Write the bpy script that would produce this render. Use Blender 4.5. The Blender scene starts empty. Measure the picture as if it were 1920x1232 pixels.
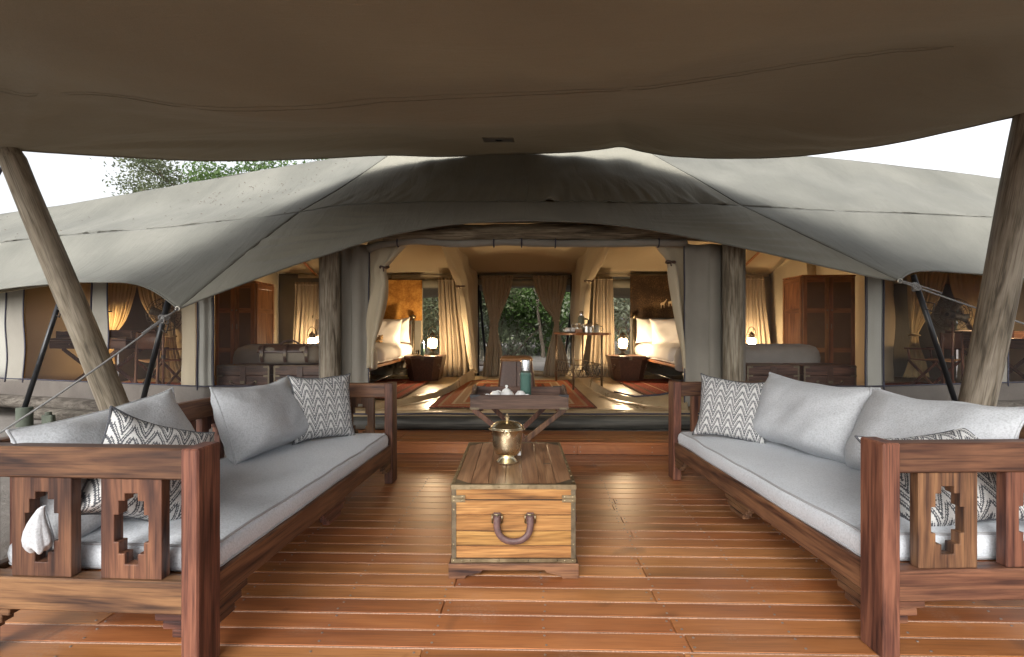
import bpy, bmesh, math, random
import numpy as np
from mathutils import Vector, Matrix, noise as mnoise

R = math.radians
S = bpy.context.scene
COL = S.collection
random.seed(7)

# ------------------------------------------------------------------ camera
cd = bpy.data.cameras.new("camera")
cam = bpy.data.objects.new("camera", cd)
COL.objects.link(cam)
cam.location = (0, 0, 1.2)
cam.rotation_euler = (R(90), 0, 0)
cd.sensor_width = 36.0
cd.lens = 18.0
cd.shift_x = -8 / 1920
cd.shift_y = 4 / 1920
cd.clip_start = 0.05
cd.clip_end = 900
S.camera = cam

# ------------------------------------------------------------------ sky and sun (pale overcast evening)
SUN_EL, SUN_AZ = 32.0, 200.0
W = bpy.data.worlds.new("World")
S.world = W
W.use_nodes = True
wn = W.node_tree
wn.nodes.clear()
sky = wn.nodes.new("ShaderNodeTexSky")
sky.sky_type = 'NISHITA'
sky.sun_disc = False
sky.sun_elevation = R(SUN_EL)
sky.sun_rotation = R(SUN_AZ)
sky.air_density = 1.0
sky.dust_density = 4.0
sky.ozone_density = 1.0
hs = wn.nodes.new("ShaderNodeHueSaturation")
hs.inputs["Saturation"].default_value = 0.16
bg = wn.nodes.new("ShaderNodeBackground")
bg.inputs["Strength"].default_value = 0.15
wo = wn.nodes.new("ShaderNodeOutputWorld")
wn.links.new(sky.outputs[0], hs.inputs["Color"])
wn.links.new(hs.outputs[0], bg.inputs["Color"])
wn.links.new(bg.outputs[0], wo.inputs[0])

sl = bpy.data.lights.new("sun", 'SUN')
sl.energy = 0.7
sl.angle = R(50)
sl.color = (1.0, 0.96, 0.9)
sun = bpy.data.objects.new("sun", sl)
COL.objects.link(sun)
sun.rotation_euler = (R(90 - SUN_EL), 0, R(180 - SUN_AZ))
sun.location = (0, -20, 30)

S.view_settings.view_transform = 'Standard'
S.view_settings.look = 'None'
S.view_settings.gamma = 1.0
S.view_settings.use_curve_mapping = False
S.view_settings.exposure = 1.2
S.render.engine = 'CYCLES'
S.cycles.use_denoising = True
S.cycles.max_bounces = 10
S.cycles.diffuse_bounces = 5
S.cycles.glossy_bounces = 4
S.cycles.transmission_bounces = 6
S.cycles.transparent_max_bounces = 16
S.cycles.sample_clamp_indirect = 6.0
S.cycles.caustics_reflective = False
S.cycles.caustics_refractive = False


def at(u, v, Y):
    """a point measured in the photograph (1920 wide) at the distance Y from the camera"""
    return Vector(((u - 968) / 960 * Y, Y, 1.2 + (620 - v) / 960 * Y))


# ------------------------------------------------------------------ objects
def tag(o, label=None, cat=None, group=None, kind=None):
    if label: o["label"] = label
    if cat: o["category"] = cat
    if group: o["group"] = group
    if kind: o["kind"] = kind
    return o


def thing(name, label, cat, loc=(0, 0, 0), rz=0.0, group=None, kind=None):
    o = bpy.data.objects.new(name, None)
    o.empty_display_size = 0.1
    COL.objects.link(o)
    o.location = loc
    o.rotation_euler = (0, 0, rz)
    return tag(o, label, cat, group, kind)


def copy_tree(o, parent=None):
    c = o.copy()
    COL.objects.link(c)
    if parent is not None:
        c.parent = parent
    for ch in list(o.children):
        copy_tree(ch, c)
    return c


def dup(root, loc, rz=0.0, label=None, scale=1.0):
    c = copy_tree(root)
    c.location = loc
    c.rotation_euler = (0, 0, rz)
    c.scale = (scale,) * 3
    if label: c["label"] = label
    return c


class G:
    """collects simple shapes and links them as ONE mesh object"""

    def __init__(s):
        s.V, s.F, s.uv = [], [], None

    def add(s, V, F, M=None):
        n = len(s.V)
        for v in V:
            v = Vector(v)
            s.V.append(tuple(M @ v) if M is not None else tuple(v))
        s.F += [tuple(i + n for i in f) for f in F]
        return s

    def box(s, x0, x1, y0, y1, z0, z1, c=0.004, M=None):
        """a box with chamfered edges"""
        x0, x1 = min(x0, x1), max(x0, x1)
        y0, y1 = min(y0, y1), max(y0, y1)
        z0, z1 = min(z0, z1), max(z0, z1)
        c = min(c, (x1 - x0) * .3, (y1 - y0) * .3, (z1 - z0) * .3)
        if c <= 0:
            V = [(x, y, z) for x in (x0, x1) for y in (y0, y1) for z in (z0, z1)]
            F = [(0, 1, 3, 2), (4, 6, 7, 5), (0, 4, 5, 1), (2, 3, 7, 6), (0, 2, 6, 4), (1, 5, 7, 3)]
            return s.add(V, F, M)
        V, idx = [], {}
        X, Y, Z = (x0, x1), (y0, y1), (z0, z1)
        for i in (0, 1):
            for j in (0, 1):
                for k in (0, 1):
                    dx, dy, dz = (1, -1)[i] * c, (1, -1)[j] * c, (1, -1)[k] * c
                    for a in range(3):
                        p = [X[i] + dx, Y[j] + dy, Z[k] + dz]
                        p[a] = (X[i], Y[j], Z[k])[a]
                        idx[i, j, k, a] = len(V)
                        V.append(p)
        F = []
        for a, (b, d) in enumerate(((1, 2), (0, 2), (0, 1))):
            for m in (0, 1):
                q = []
                for (p, r) in ((0, 0), (1, 0), (1, 1), (0, 1)):
                    t = [0, 0, 0]
                    t[a], t[b], t[d] = m, p, r
                    q.append(idx[t[0], t[1], t[2], a])
                F.append(q)
        for a, (b, d) in enumerate(((1, 2), (0, 2), (0, 1))):
            for p in (0, 1):
                for r in (0, 1):
                    q = []
                    for (m, w) in ((0, b), (1, b), (1, d), (0, d)):
                        t = [0, 0, 0]
                        t[a], t[b], t[d] = m, p, r
                        q.append(idx[t[0], t[1], t[2], w])
                    F.append(q)
        for i in (0, 1):
            for j in (0, 1):
                for k in (0, 1):
                    F.append([idx[i, j, k, a] for a in range(3)])
        return s.add(V, F, M)

    def bar(s, p, q, w, t, c=0.003, up=(0, 0, 1)):
        """a rectangular bar from p to q, w wide and t thick"""
        p, q = Vector(p), Vector(q)
        d = q - p
        L = d.length
        zz = d.normalized()
        xx = Vector(up).cross(zz)
        if xx.length < 1e-4: xx = Vector((1, 0, 0))
        xx.normalize()
        yy = zz.cross(xx)
        M = Matrix((xx, yy, zz)).transposed().to_4x4()
        M.translation = p
        return s.box(-w / 2, w / 2, -t / 2, t / 2, 0, L, c, M)

    def tube(s, pts, r, n=8, caps=True, closed=False, M=None):
        pts = [Vector(p) for p in pts]
        k = len(pts)
        rs = r if isinstance(r, (list, tuple)) else [r] * k
        V, F = [], []
        prev = None
        for i, p in enumerate(pts):
            if closed:
                d = pts[(i + 1) % k] - pts[i - 1]
            else:
                d = pts[min(i + 1, k - 1)] - pts[max(i - 1, 0)]
            d = d.normalized() if d.length > 1e-9 else Vector((0, 0, 1))
            if prev is None:
                a = Vector((0, 0, 1)) if abs(d.z) < .9 else Vector((1, 0, 0))
                x = a.cross(d).normalized()
            else:
                x = prev - d * prev.dot(d)
                x = x.normalized() if x.length > 1e-6 else Vector((1, 0, 0))
            prev = x
            y = d.cross(x)
            for j in range(n):
                t = 2 * math.pi * j / n
                V.append(p + (x * math.cos(t) + y * math.sin(t)) * rs[i])
        for i in range(k if closed else k - 1):
            for j in range(n):
                a, b = i * n + j, i * n + (j + 1) % n
                i2 = (i + 1) % k
                F.append((a, b, i2 * n + (j + 1) % n, i2 * n + j))
        if caps and not closed:
            F.append(tuple(range(n))[::-1])
            F.append(tuple((k - 1) * n + j for j in range(n)))
        return s.add(V, F, M)

    def lathe(s, prof, n=24, c=(0, 0, 0), sx=1.0, sy=1.0, M=None):
        V, F = [], []
        for (r, z) in prof:
            for j in range(n):
                t = 2 * math.pi * j / n
                V.append((c[0] + r * sx * math.cos(t), c[1] + r * sy * math.sin(t), c[2] + z))
        for i in range(len(prof) - 1):
            for j in range(n):
                a, b = i * n + j, i * n + (j + 1) % n
                F.append((a, b, b + n, a + n))
        if prof[0][0] > 1e-4: F.append(tuple(range(n))[::-1])
        if prof[-1][0] > 1e-4: F.append(tuple((len(prof) - 1) * n + j for j in range(n)))
        return s.add(V, F, M)

    def prism(s, poly, a0, a1, axis='y', M=None):
        """a 2D outline pulled along an axis: 'y' takes (x,z), 'x' takes (y,z), 'z' takes (x,y)"""
        def P(p, a):
            return {'y': (p[0], a, p[1]), 'x': (a, p[0], p[1]), 'z': (p[0], p[1], a)}[axis]
        n = len(poly)
        V = [P(p, a0) for p in poly] + [P(p, a1) for p in poly]
        F = [tuple(range(n)), tuple(range(2 * n - 1, n - 1, -1))]
        F += [(i, (i + 1) % n, n + (i + 1) % n, n + i) for i in range(n)]
        return s.add(V, F, M)

    def cells(s, xs, zs, solid, y0, y1, M=None):
        """a plate made of the solid cells of a grid: stepped outlines and cut-outs"""
        nx, nz = len(xs) - 1, len(zs) - 1
        V, F, ix = [], [], {}

        def vi(i, k, y):
            if (i, k, y) not in ix:
                ix[i, k, y] = len(V)
                V.append((xs[i], y1 if y else y0, zs[k]))
            return ix[i, k, y]

        def on(i, k):
            return 0 <= i < nx and 0 <= k < nz and solid(i, k)
        for i in range(nx):
            for k in range(nz):
                if not on(i, k): continue
                F.append((vi(i, k, 0), vi(i + 1, k, 0), vi(i + 1, k + 1, 0), vi(i, k + 1, 0)))
                F.append((vi(i, k, 1), vi(i, k + 1, 1), vi(i + 1, k + 1, 1), vi(i + 1, k, 1)))
                if not on(i - 1, k): F.append((vi(i, k, 0), vi(i, k + 1, 0), vi(i, k + 1, 1), vi(i, k, 1)))
                if not on(i + 1, k): F.append((vi(i + 1, k, 0), vi(i + 1, k, 1), vi(i + 1, k + 1, 1), vi(i + 1, k + 1, 0)))
                if not on(i, k - 1): F.append((vi(i, k, 0), vi(i, k, 1), vi(i + 1, k, 1), vi(i + 1, k, 0)))
                if not on(i, k + 1): F.append((vi(i, k + 1, 0), vi(i + 1, k + 1, 0), vi(i + 1, k + 1, 1), vi(i, k + 1, 1)))
        return s.add(V, F, M)

    def grid(s, P, closed_u=False):
        """P: array (rows, cols, 3)"""
        nv, nu = P.shape[:2]
        F = []
        for i in range(nv - 1):
            for j in range(nu if closed_u else nu - 1):
                j2 = (j + 1) % nu
                F.append((i * nu + j, i * nu + j2, (i + 1) * nu + j2, (i + 1) * nu + j))
        s.add(P.reshape(-1, 3).tolist(), F)
        return s

    def build(s, name, mat, parent=None, smooth=False, bevel=0.0, solid=0.0, loc=None, rz=0.0, angle=None, uv=None):
        me = bpy.data.meshes.new(name)
        me.from_pydata(s.V, [], s.F)
        bm = bmesh.new()
        bm.from_mesh(me)
        bmesh.ops.recalc_face_normals(bm, faces=bm.faces)
        bm.to_mesh(me)
        bm.free()
        if smooth:
            me.polygons.foreach_set("use_smooth", [True] * len(me.polygons))
            if angle:
                me.set_sharp_from_angle(angle=R(angle))
        if uv is not None:
            l = me.uv_layers.new(name="UVMap")
            for li, lo in enumerate(me.loops):
                l.data[li].uv = uv[lo.vertex_index]
        me.materials.append(mat)
        o = bpy.data.objects.new(name, me)
        COL.objects.link(o)
        if parent is not None: o.parent = parent
        if loc is not None: o.location = loc
        o.rotation_euler = (0, 0, rz)
        if solid:
            m = o.modifiers.new("thickness", 'SOLIDIFY')
            m.thickness = abs(solid)
            m.offset = 0.0
        if bevel:
            m = o.modifiers.new("edges", 'BEVEL')
            m.width = bevel
            m.segments = 2
            m.limit_method = 'ANGLE'
            m.angle_limit = R(40)
        return o


def resample(P, n, ts=None):
    """Catmull-Rom through the points P, n samples"""
    P = np.asarray([tuple(p) for p in P], float)
    if len(P) == 1: return np.repeat(P, n, 0)
    d = np.linalg.norm(np.diff(P, axis=0), axis=1)
    k = np.concatenate([[0], np.cumsum(np.maximum(d, 1e-6))])
    k /= k[-1]
    t = np.linspace(0, 1, n) if ts is None else ts
    m = np.zeros_like(P)
    m[0] = (P[1] - P[0]) / (k[1] - k[0])
    m[-1] = (P[-1] - P[-2]) / (k[-1] - k[-2])
    for i in range(1, len(P) - 1):
        a, b = k[i] - k[i - 1], k[i + 1] - k[i]
        m[i] = ((P[i] - P[i - 1]) / a * b + (P[i + 1] - P[i]) / b * a) / (a + b)
    i = np.clip(np.searchsorted(k, t, side='right') - 1, 0, len(P) - 2)
    h = (k[i + 1] - k[i])[:, None]
    x = ((t - k[i])[:, None]) / h
    return ((2 * x**3 - 3 * x**2 + 1) * P[i] + (x**3 - 2 * x**2 + x) * h * m[i]
            + (-2 * x**3 + 3 * x**2) * P[i + 1] + (x**3 - x**2) * h * m[i + 1])


def loft(rows, nu, nv):
    A = np.stack([resample(r, nu) for r in rows])
    if nv == len(rows): return A
    t = np.linspace(0, 1, nv)
    out = np.zeros((nv, nu, 3))
    for j in range(nu):
        d = np.maximum(np.linalg.norm(np.diff(A[:, j], axis=0), axis=1), 1e-6)
        k = np.concatenate([[0], np.cumsum(d)])
        out[:, j] = resample_k(A[:, j], k / k[-1], t)
    return out


def resample_k(P, k, t):
    m = np.zeros_like(P)
    m[0] = (P[1] - P[0]) / (k[1] - k[0])
    m[-1] = (P[-1] - P[-2]) / (k[-1] - k[-2])
    for i in range(1, len(P) - 1):
        a, b = k[i] - k[i - 1], k[i + 1] - k[i]
        m[i] = ((P[i] - P[i - 1]) / a * b + (P[i + 1] - P[i]) / b * a) / (a + b)
    i = np.clip(np.searchsorted(k, t, side='right') - 1, 0, len(P) - 2)
    h = (k[i + 1] - k[i])[:, None]
    x = ((t - k[i])[:, None]) / h
    return ((2 * x**3 - 3 * x**2 + 1) * P[i] + (x**3 - 2 * x**2 + x) * h * m[i]
            + (-2 * x**3 + 3 * x**2) * P[i + 1] + (x**3 - x**2) * h * m[i + 1])


def normals(P):
    du = np.gradient(P, axis=1)
    dv = np.gradient(P, axis=0)
    n = np.cross(du, dv)
    return n / np.maximum(np.linalg.norm(n, axis=2, keepdims=True), 1e-9)


def displace(P, fn):
    """push the grid along its normals by fn(i/(nv-1), j/(nu-1), point)"""
    N = normals(P)
    nv, nu = P.shape[:2]
    Q = P.copy()
    for i in range(nv):
        for j in range(nu):
            Q[i, j] += N[i, j] * fn(i / (nv - 1), j / (nu - 1), P[i, j])
    return Q


def nz(*p):
    return mnoise.noise(Vector(p if len(p) == 3 else (p + (0, 0, 0))[:3]))


def ss(a, b, x):
    t = min(1, max(0, (x - a) / (b - a)))
    return t * t * (3 - 2 * t)


def raw_mesh(name, V, Q, mat, parent=None, smooth=False):
    """numpy verts (n,3) and quads (m,4)"""
    me = bpy.data.meshes.new(name)
    me.vertices.add(len(V))
    me.vertices.foreach_set("co", np.asarray(V, np.float32).ravel())
    m = len(Q)
    me.loops.add(m * 4)
    me.loops.foreach_set("vertex_index", np.asarray(Q, np.int32).ravel())
    me.polygons.add(m)
    me.polygons.foreach_set("loop_start", np.arange(0, m * 4, 4, dtype=np.int32))
    me.update(calc_edges=True)
    me.validate()
    if smooth: me.polygons.foreach_set("use_smooth", [True] * m)
    me.materials.append(mat)
    o = bpy.data.objects.new(name, me)
    COL.objects.link(o)
    if parent is not None: o.parent = parent
    return o
# ------------------------------------------------------------------ materials
class N:
    def __init__(s, name):
        s.m = bpy.data.materials.new(name)
        s.m.use_nodes = True
        s.t = s.m.node_tree
        s.t.nodes.clear()
        s.out = s.t.nodes.new("ShaderNodeOutputMaterial")

    def n(s, kind, **kw):
        x = s.t.nodes.new("ShaderNode" + kind)
        for k, v in kw.items():
            if hasattr(x, k) and k not in x.inputs:
                setattr(x, k, v)
        for k, v in kw.items():
            if k in x.inputs:
                s.put(x.inputs[k], v)
        return x

    def put(s, sock, v):
        if hasattr(v, "is_output"): s.t.links.new(v, sock)
        else: sock.default_value = v

    def l(s, a, b): s.t.links.new(a, b)

    def math(s, op, a, b=None, clamp=False):
        x = s.t.nodes.new("ShaderNodeMath")
        x.operation = op
        x.use_clamp = clamp
        s.put(x.inputs[0], a)
        if b is not None: s.put(x.inputs[1], b)
        return x.outputs[0]

    def mix(s, f, a, b, mode='MIX'):
        x = s.t.nodes.new("ShaderNodeMix")
        x.data_type = 'RGBA'
        x.blend_type = mode
        s.put(x.inputs[0], f)
        for sk, v in ((x.inputs[6], a), (x.inputs[7], b)):
            s.put(sk, v if hasattr(v, "is_output") else (*v[:3], 1))
        return x.outputs[2]

    def ramp(s, f, stops, interp='LINEAR'):
        x = s.t.nodes.new("ShaderNodeValToRGB")
        x.color_ramp.interpolation = interp
        e = x.color_ramp.elements
        while len(e) > 1: e.remove(e[0])
        e[0].position = stops[0][0]
        e[0].color = (*stops[0][1][:3], 1)
        for p, c in stops[1:]:
            k = e.new(p)
            k.color = (*c[:3], 1)
        s.put(x.inputs[0], f)
        return x.outputs[0]

    def g(s, f, lo=0.0, hi=1.0):
        return s.ramp(f, [(lo, (0, 0, 0)), (hi, (1, 1, 1))])

    def obj(s): return s.n("TexCoord").outputs["Object"]
    def uv(s): return s.n("TexCoord").outputs["UV"]

    def rand(s): return s.n("ObjectInfo").outputs["Random"]

    def mapped(s, v, scale=(1, 1, 1), loc=(0, 0, 0)):
        x = s.t.nodes.new("ShaderNodeMapping")
        s.put(x.inputs[0], v)
        x.inputs["Scale"].default_value = scale
        s.put(x.inputs["Location"], loc)
        return x.outputs[0]

    def noise(s, v, scale, detail=4, rough=.55, dist=0.0, w=None):
        x = s.t.nodes.new("ShaderNodeTexNoise")
        if w is not None:
            x.noise_dimensions = '4D'
            s.put(x.inputs["W"], w)
        s.put(x.inputs["Vector"], v)
        x.inputs["Scale"].default_value = scale
        x.inputs["Detail"].default_value = detail
        x.inputs["Roughness"].default_value = rough
        x.inputs["Distortion"].default_value = dist
        return x.outputs[0]

    def bump(s, h, strength=.3, dist=.01, nrm=None):
        x = s.t.nodes.new("ShaderNodeBump")
        x.inputs["Strength"].default_value = strength
        x.inputs["Distance"].default_value = dist
        s.put(x.inputs["Height"], h)
        if nrm is not None: s.put(x.inputs["Normal"], nrm)
        return x.outputs[0]

    def pbr(s, col, rough=.6, metal=0.0, nrm=None, spec=.5, **kw):
        b = s.t.nodes.new("ShaderNodeBsdfPrincipled")
        s.put(b.inputs["Base Color"], col if hasattr(col, "is_output") else (*col[:3], 1))
        s.put(b.inputs["Roughness"], rough)
        s.put(b.inputs["Metallic"], metal)
        s.put(b.inputs["Specular IOR Level"], spec)
        if nrm is not None: s.put(b.inputs["Normal"], nrm)
        for k, v in kw.items(): s.put(b.inputs[k.replace("_", " ")], v)
        return b.outputs[0]

    def done(s, sh):
        s.t.links.new(sh, s.out.inputs[0])
        return s.m


def wood(name, axis, dark, mid, light, rough=.5, scale=5.0, var=.35, streak=.5, coat=0.0, bump=.15, spec=.35):
    m = N(name)
    r = m.rand()
    st = [1.0, 1.0, 1.0]
    st['xyz'.index(axis)] = 0.10
    v = m.mapped(m.obj(), st)
    w = m.math('MULTIPLY', r, 37.0)
    big = m.noise(v, scale, 3, .5, 2.4, w)
    fine = m.noise(v, scale * 5, 5, .65, .3, w)
    st2 = [1.0, 1.0, 1.0]
    st2['xyz'.index(axis)] = 0.02
    pores = m.noise(m.mapped(m.obj(), st2), scale * 15, 2, .6, 0, w)
    f = m.math('ADD', m.math('MULTIPLY', big, .72), m.math('MULTIPLY', fine, .28))
    c = m.ramp(f, [(.34, dark), (.47, mid), (.60, light), (.74, mid)])
    c = m.mix(m.g(pores, .52, .72), c, tuple(x * .45 for x in dark), 'MIX') if streak == 0 else m.mix(m.math('MULTIPLY', m.g(pores, .50, .70), streak), c, tuple(x * .5 for x in dark))
    blot = m.noise(m.obj(), 2.2, 3, .5, .5, w)
    c = m.mix(m.math('MULTIPLY', m.g(blot, .5, .75), .45), c, dark)
    h = m.n("HueSaturation")
    m.put(h.inputs["Color"], c)
    m.put(h.inputs["Value"], m.math('ADD', m.math('MULTIPLY', r, var), 1.0 - var / 2))
    m.put(h.inputs["Hue"], m.math('ADD', m.math('MULTIPLY', m.math('FRACT', m.math('MULTIPLY', r, 7.31)), .03 if var > .3 else .012), .485 if var > .3 else .494))
    hh = m.math('ADD', m.math('MULTIPLY', fine, .6), m.math('MULTIPLY', pores, .4))
    rg = m.math('ADD', m.math('MULTIPLY', fine, .25), rough - .12)
    return m.done(m.pbr(h.outputs[0], rg, nrm=m.bump(hh, bump, .004), spec=spec, Coat_Weight=coat, Coat_Roughness=.25))


def cloth(name, c1, c2, weave=420.0, big=1.3, transl=0.0, tcol=None, rough=.92, bump=.25, speck=.5, dirt=None, spec=.15, fold=None):
    m = N(name)
    o = m.obj()
    a = m.noise(o, big, 4, .55, .3)
    c = m.mix(m.g(a, .3, .7), c1, c2)
    f = m.noise(o, weave, 2, .5)
    c = m.mix(m.math('MULTIPLY', m.g(f, .42, .7), speck), c, tuple(x * .62 for x in c1))
    if dirt:
        d = m.noise(o, 9.0, 6, .7, .5)
        c = m.mix(m.math('MULTIPLY', m.g(d, .58, .75), .5), c, dirt)
    mid = m.noise(m.mapped(o, (1.0, 1.0, 1.0)), 14.0, 4, .55, .6)
    nr = m.bump(mid, bump * .5, .02)
    if fold:
        nr = m.bump(m.noise(m.mapped(o, fold), 1.0, 5, .6, .8), .5, .03, nr)
    nr = m.bump(f, bump, .003, nr)
    sh = m.pbr(c, rough, nrm=nr, spec=spec, Sheen_Weight=.12)
    if transl:
        t = m.n("BsdfTranslucent")
        m.put(t.inputs["Color"], (*(tcol or c1)[:3], 1))
        x = m.n("MixShader")
        x.inputs[0].default_value = transl
        m.l(sh, x.inputs[1])
        m.l(t.outputs[0], x.inputs[2])
        sh = x.outputs[0]
    return m.done(sh)


def plain(name, col, rough=.5, metal=0.0, spec=.5, vary=.25, scale=20.0, bump=.0, **kw):
    m = N(name)
    f = m.noise(m.obj(), scale, 5, .6, .2)
    c = m.mix(m.g(f, .3, .72), tuple(x * (1 - vary) for x in col), tuple(min(1, x * (1 + vary * .5)) for x in col))
    rg = m.math('ADD', m.math('MULTIPLY', f, .25), rough - .12)
    return m.done(m.pbr(c, rg, metal, m.bump(f, bump, .004) if bump else None, spec, **kw))


def glow(name, col, strength):
    m = N(name)
    e = m.n("Emission")
    e.inputs[0].default_value = (*col, 1)
    e.inputs[1].default_value = strength
    return m.done(e.outputs[0])


M = {}
# canvas of the tent
M['fly'] = cloth('fly_canvas', (.145, .145, .125), (.21, .207, .178), 260, 1.1, .06, (.2, .17, .11), bump=.3, speck=.3, dirt=(.12, .115, .095), fold=(5.5, .8, .8))
M['fly_aged'] = cloth('fly_canvas_aged', (.30, .285, .245), (.36, .345, .30), 260, .9, .06, (.26, .21, .14), bump=.15, speck=.2, dirt=(.22, .20, .16))
M['hood'] = cloth('hood_canvas', (.225, .215, .175), (.29, .277, .225), 260, 1.1, .08, (.26, .22, .15), bump=.35, speck=.2, fold=(6.5, .7, 1.2))
M['shade'] = cloth('canopy_canvas', (.245, .213, .162), (.295, .26, .198), 200, 1.0, .30, (.34, .285, .205), bump=.35, speck=.4, fold=(.8, 7.0, .8))
M['wall'] = cloth('wall_canvas', (.225, .21, .18), (.285, .268, .23), 300, 1.6, .08, (.3, .24, .16), bump=.2, speck=.2)
M['wall_pale'] = cloth('pale_wall_canvas', (.29, .285, .255), (.35, .345, .31), 300, 1.2, .05, (.35, .3, .2), bump=.15, speck=.2)
M['skirt'] = cloth('skirt_canvas', (.075, .062, .052), (.115, .098, .083), 160, 2.6, 0, bump=.3, speck=.3, dirt=(.08, .062, .048), rough=.55, spec=.35)
M['lining'] = cloth('lining_canvas', (.47, .395, .27), (.53, .45, .31), 260, .9, .06, (.5, .38, .2), bump=.12, speck=.15)
M['flap'] = cloth('flap_canvas', (.44, .375, .265), (.51, .44, .315), 260, 1.2, .10, (.45, .35, .2), bump=.12, speck=.15)
M['curtain'] = cloth('curtain_linen', (.41, .335, .24), (.50, .415, .305), 320, 3.0, .32, (.46, .36, .23), bump=.3, speck=.45)
M['curtain_gold'] = cloth('gold_curtain_cotton', (.52, .40, .21), (.6, .47, .26), 320, 3.0, .15, (.5, .36, .16), bump=.2, speck=.2)
M['sheet'] = cloth('white_bed_linen', (.70, .67, .63), (.76, .73, .69), 300, 3.0, 0, bump=.12, speck=.08)
M['blanket'] = cloth('grey_blanket_wool', (.27, .255, .24), (.33, .315, .295), 260, 4.0, 0, bump=.4, speck=.3)
M['linen'] = cloth('pale_grey_linen', (.565, .60, .645), (.635, .67, .71), 130, 2.4, 0, bump=.45, speck=.45)
M['pillow'] = cloth('pale_grey_pillow_linen', (.455, .475, .50), (.525, .545, .57), 130, 2.6, 0, bump=.5, speck=.5)
M['piping'] = cloth('grey_piping', (.33, .335, .35), (.40, .405, .42), 300, 6, 0, bump=.3, speck=.3)
M['navy'] = plain('navy_piping', (.035, .035, .055), .7)
M['duffel'] = cloth('khaki_duffel_canvas', (.24, .205, .155), (.31, .27, .21), 260, 4.0, 0, bump=.3, speck=.3)

# timber
for a in 'xyz':
    M['rose_' + a] = wood('rosewood_' + a, a, (.022, .010, .009), (.105, .046, .027), (.20, .094, .050), .5, 10.0, .4, .65, .03)
    M['old_' + a] = wood('weathered_timber_' + a, a, (.075, .060, .042), (.20, .17, .125), (.33, .295, .23), .85, 12.0, .15, .75, 0, .5, .2)
    M['beam_' + a] = wood('dark_beam_timber_' + a, a, (.03, .022, .015), (.15, .118, .08), (.28, .235, .17), .85, 8.0, .1, .75, 0, .6, .2)  # beam timber in darker tones than the posts
    M['dark_' + a] = wood('dark_brown_timber_' + a, a, (.028, .013, .008), (.075, .036, .022), (.13, .065, .04), .4, 12.0, .3, .5, .1)
    M['robe_' + a] = wood('amber_cabinet_timber_' + a, a, (.16, .06, .018), (.30, .12, .04), (.40, .175, .062), .4, 9.0, .15, .35, .15)
    M['tray_' + a] = wood('walnut_tray_timber_' + a, a, (.04, .021, .015), (.095, .053, .037), (.15, .088, .062), .5, 14.0, .2, .55, .0)
    M['trunk_' + a] = wood('honey_trunk_timber_' + a, a, (.085, .038, .013), (.31, .15, .046), (.47, .255, .085), .5, 10.0, .07, .7, .05)
    M['lid_' + a] = wood('trunk_lid_timber_' + a, a, (.135, .062, .030), (.285, .145, .072), (.42, .24, .125), .36, 11.0, .07, .5, .15)
M['pale_pole'] = wood('peeled_pole', 'z', (.09, .075, .056), (.245, .208, .155), (.35, .305, .24), .75, 9.0, .1, .6, 0, .4, .2)
M['log'] = wood('grey_log', 'x', (.032, .027, .022), (.085, .074, .062), (.14, .125, .106), .9, 12.0, .2, .7, 0, .5, .15)
M['log_dark'] = wood('tarred_log', 'x', (.025, .024, .021), (.06, .058, .05), (.125, .12, .10), .6, 6.0, .2, .6, 0, .4, .35)

# deck boards: red-brown oiled hardwood, each board its own tone, boot prints in dust
def deck_mat():
    m = N('deck_hardwood')
    r = m.rand()
    w = m.math('MULTIPLY', r, 53.0)
    o = m.obj()
    v = m.mapped(o, (.10, 1, 1))
    big = m.noise(v, 7.0, 3, .5, 1.0, w)
    fine = m.noise(v, 60.0, 5, .65, .2, w)
    pores = m.noise(m.mapped(o, (.02, 1, 1)), 240.0, 2, .6, 0, w)
    f = m.math('ADD', m.math('MULTIPLY', big, .7), m.math('MULTIPLY', fine, .3))
    c = m.ramp(f, [(.3, (.185, .060, .022)), (.48, (.30, .105, .036)), (.64, (.41, .160, .056)), (.82, (.27, .088, .029))])
    c2 = m.ramp(f, [(.3, (.165, .065, .024)), (.48, (.33, .135, .044)), (.64, (.45, .200, .075)), (.82, (.32, .125, .043))])
    c = m.mix(m.g(m.math('FRACT', m.math('MULTIPLY', r, 5.77)), .35, .65), c, c2)
    c = m.mix(m.math('MULTIPLY', m.g(pores, .52, .7), .45), c, (.10, .035, .015))
    kn = m.noise(o, 3.3, 2, .5, .8, w)
    c = m.mix(m.math('MULTIPLY', m.g(kn, .64, .76), .7), c, (.075, .026, .013))
    h = m.n("HueSaturation")
    m.put(h.inputs["Color"], c)
    m.put(h.inputs["Value"], m.math('ADD', m.math('MULTIPLY', r, .30), .88))
    # dust and dried boot prints
    g = m.n("NewGeometry").outputs["Position"]
    vo = m.n("TexVoronoi", feature='DISTANCE_TO_EDGE')
    m.put(vo.inputs["Vector"], g)
    vo.inputs["Scale"].default_value = 55.0
    area = m.g(m.noise(g, 3.1, 2, .4), .60, .66)
    pr = m.math('MULTIPLY', m.math('MULTIPLY', m.g(vo.outputs[0], .10, .16), area), .16)
    dust = m.math('MULTIPLY', m.g(m.noise(g, 1.4, 5, .65), .45, .8), .07)
    dd = m.math('ADD', pr, dust)
    c = m.mix(dd, h.outputs[0], (.46, .38, .31))
    rg = m.math('ADD', m.math('ADD', m.math('MULTIPLY', fine, .2), .25), m.math('MULTIPLY', dd, .8))
    hh = m.math('ADD', m.math('MULTIPLY', fine, .5), m.math('MULTIPLY', pores, .5))
    return m.done(m.pbr(c, rg, nrm=m.bump(hh, .16, .003), spec=.4, Coat_Weight=.06, Coat_Roughness=.3))
M['deck'] = deck_mat()
M['deck_frame'] = plain('deck_frame_timber', (.09, .05, .03), .8)
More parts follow.
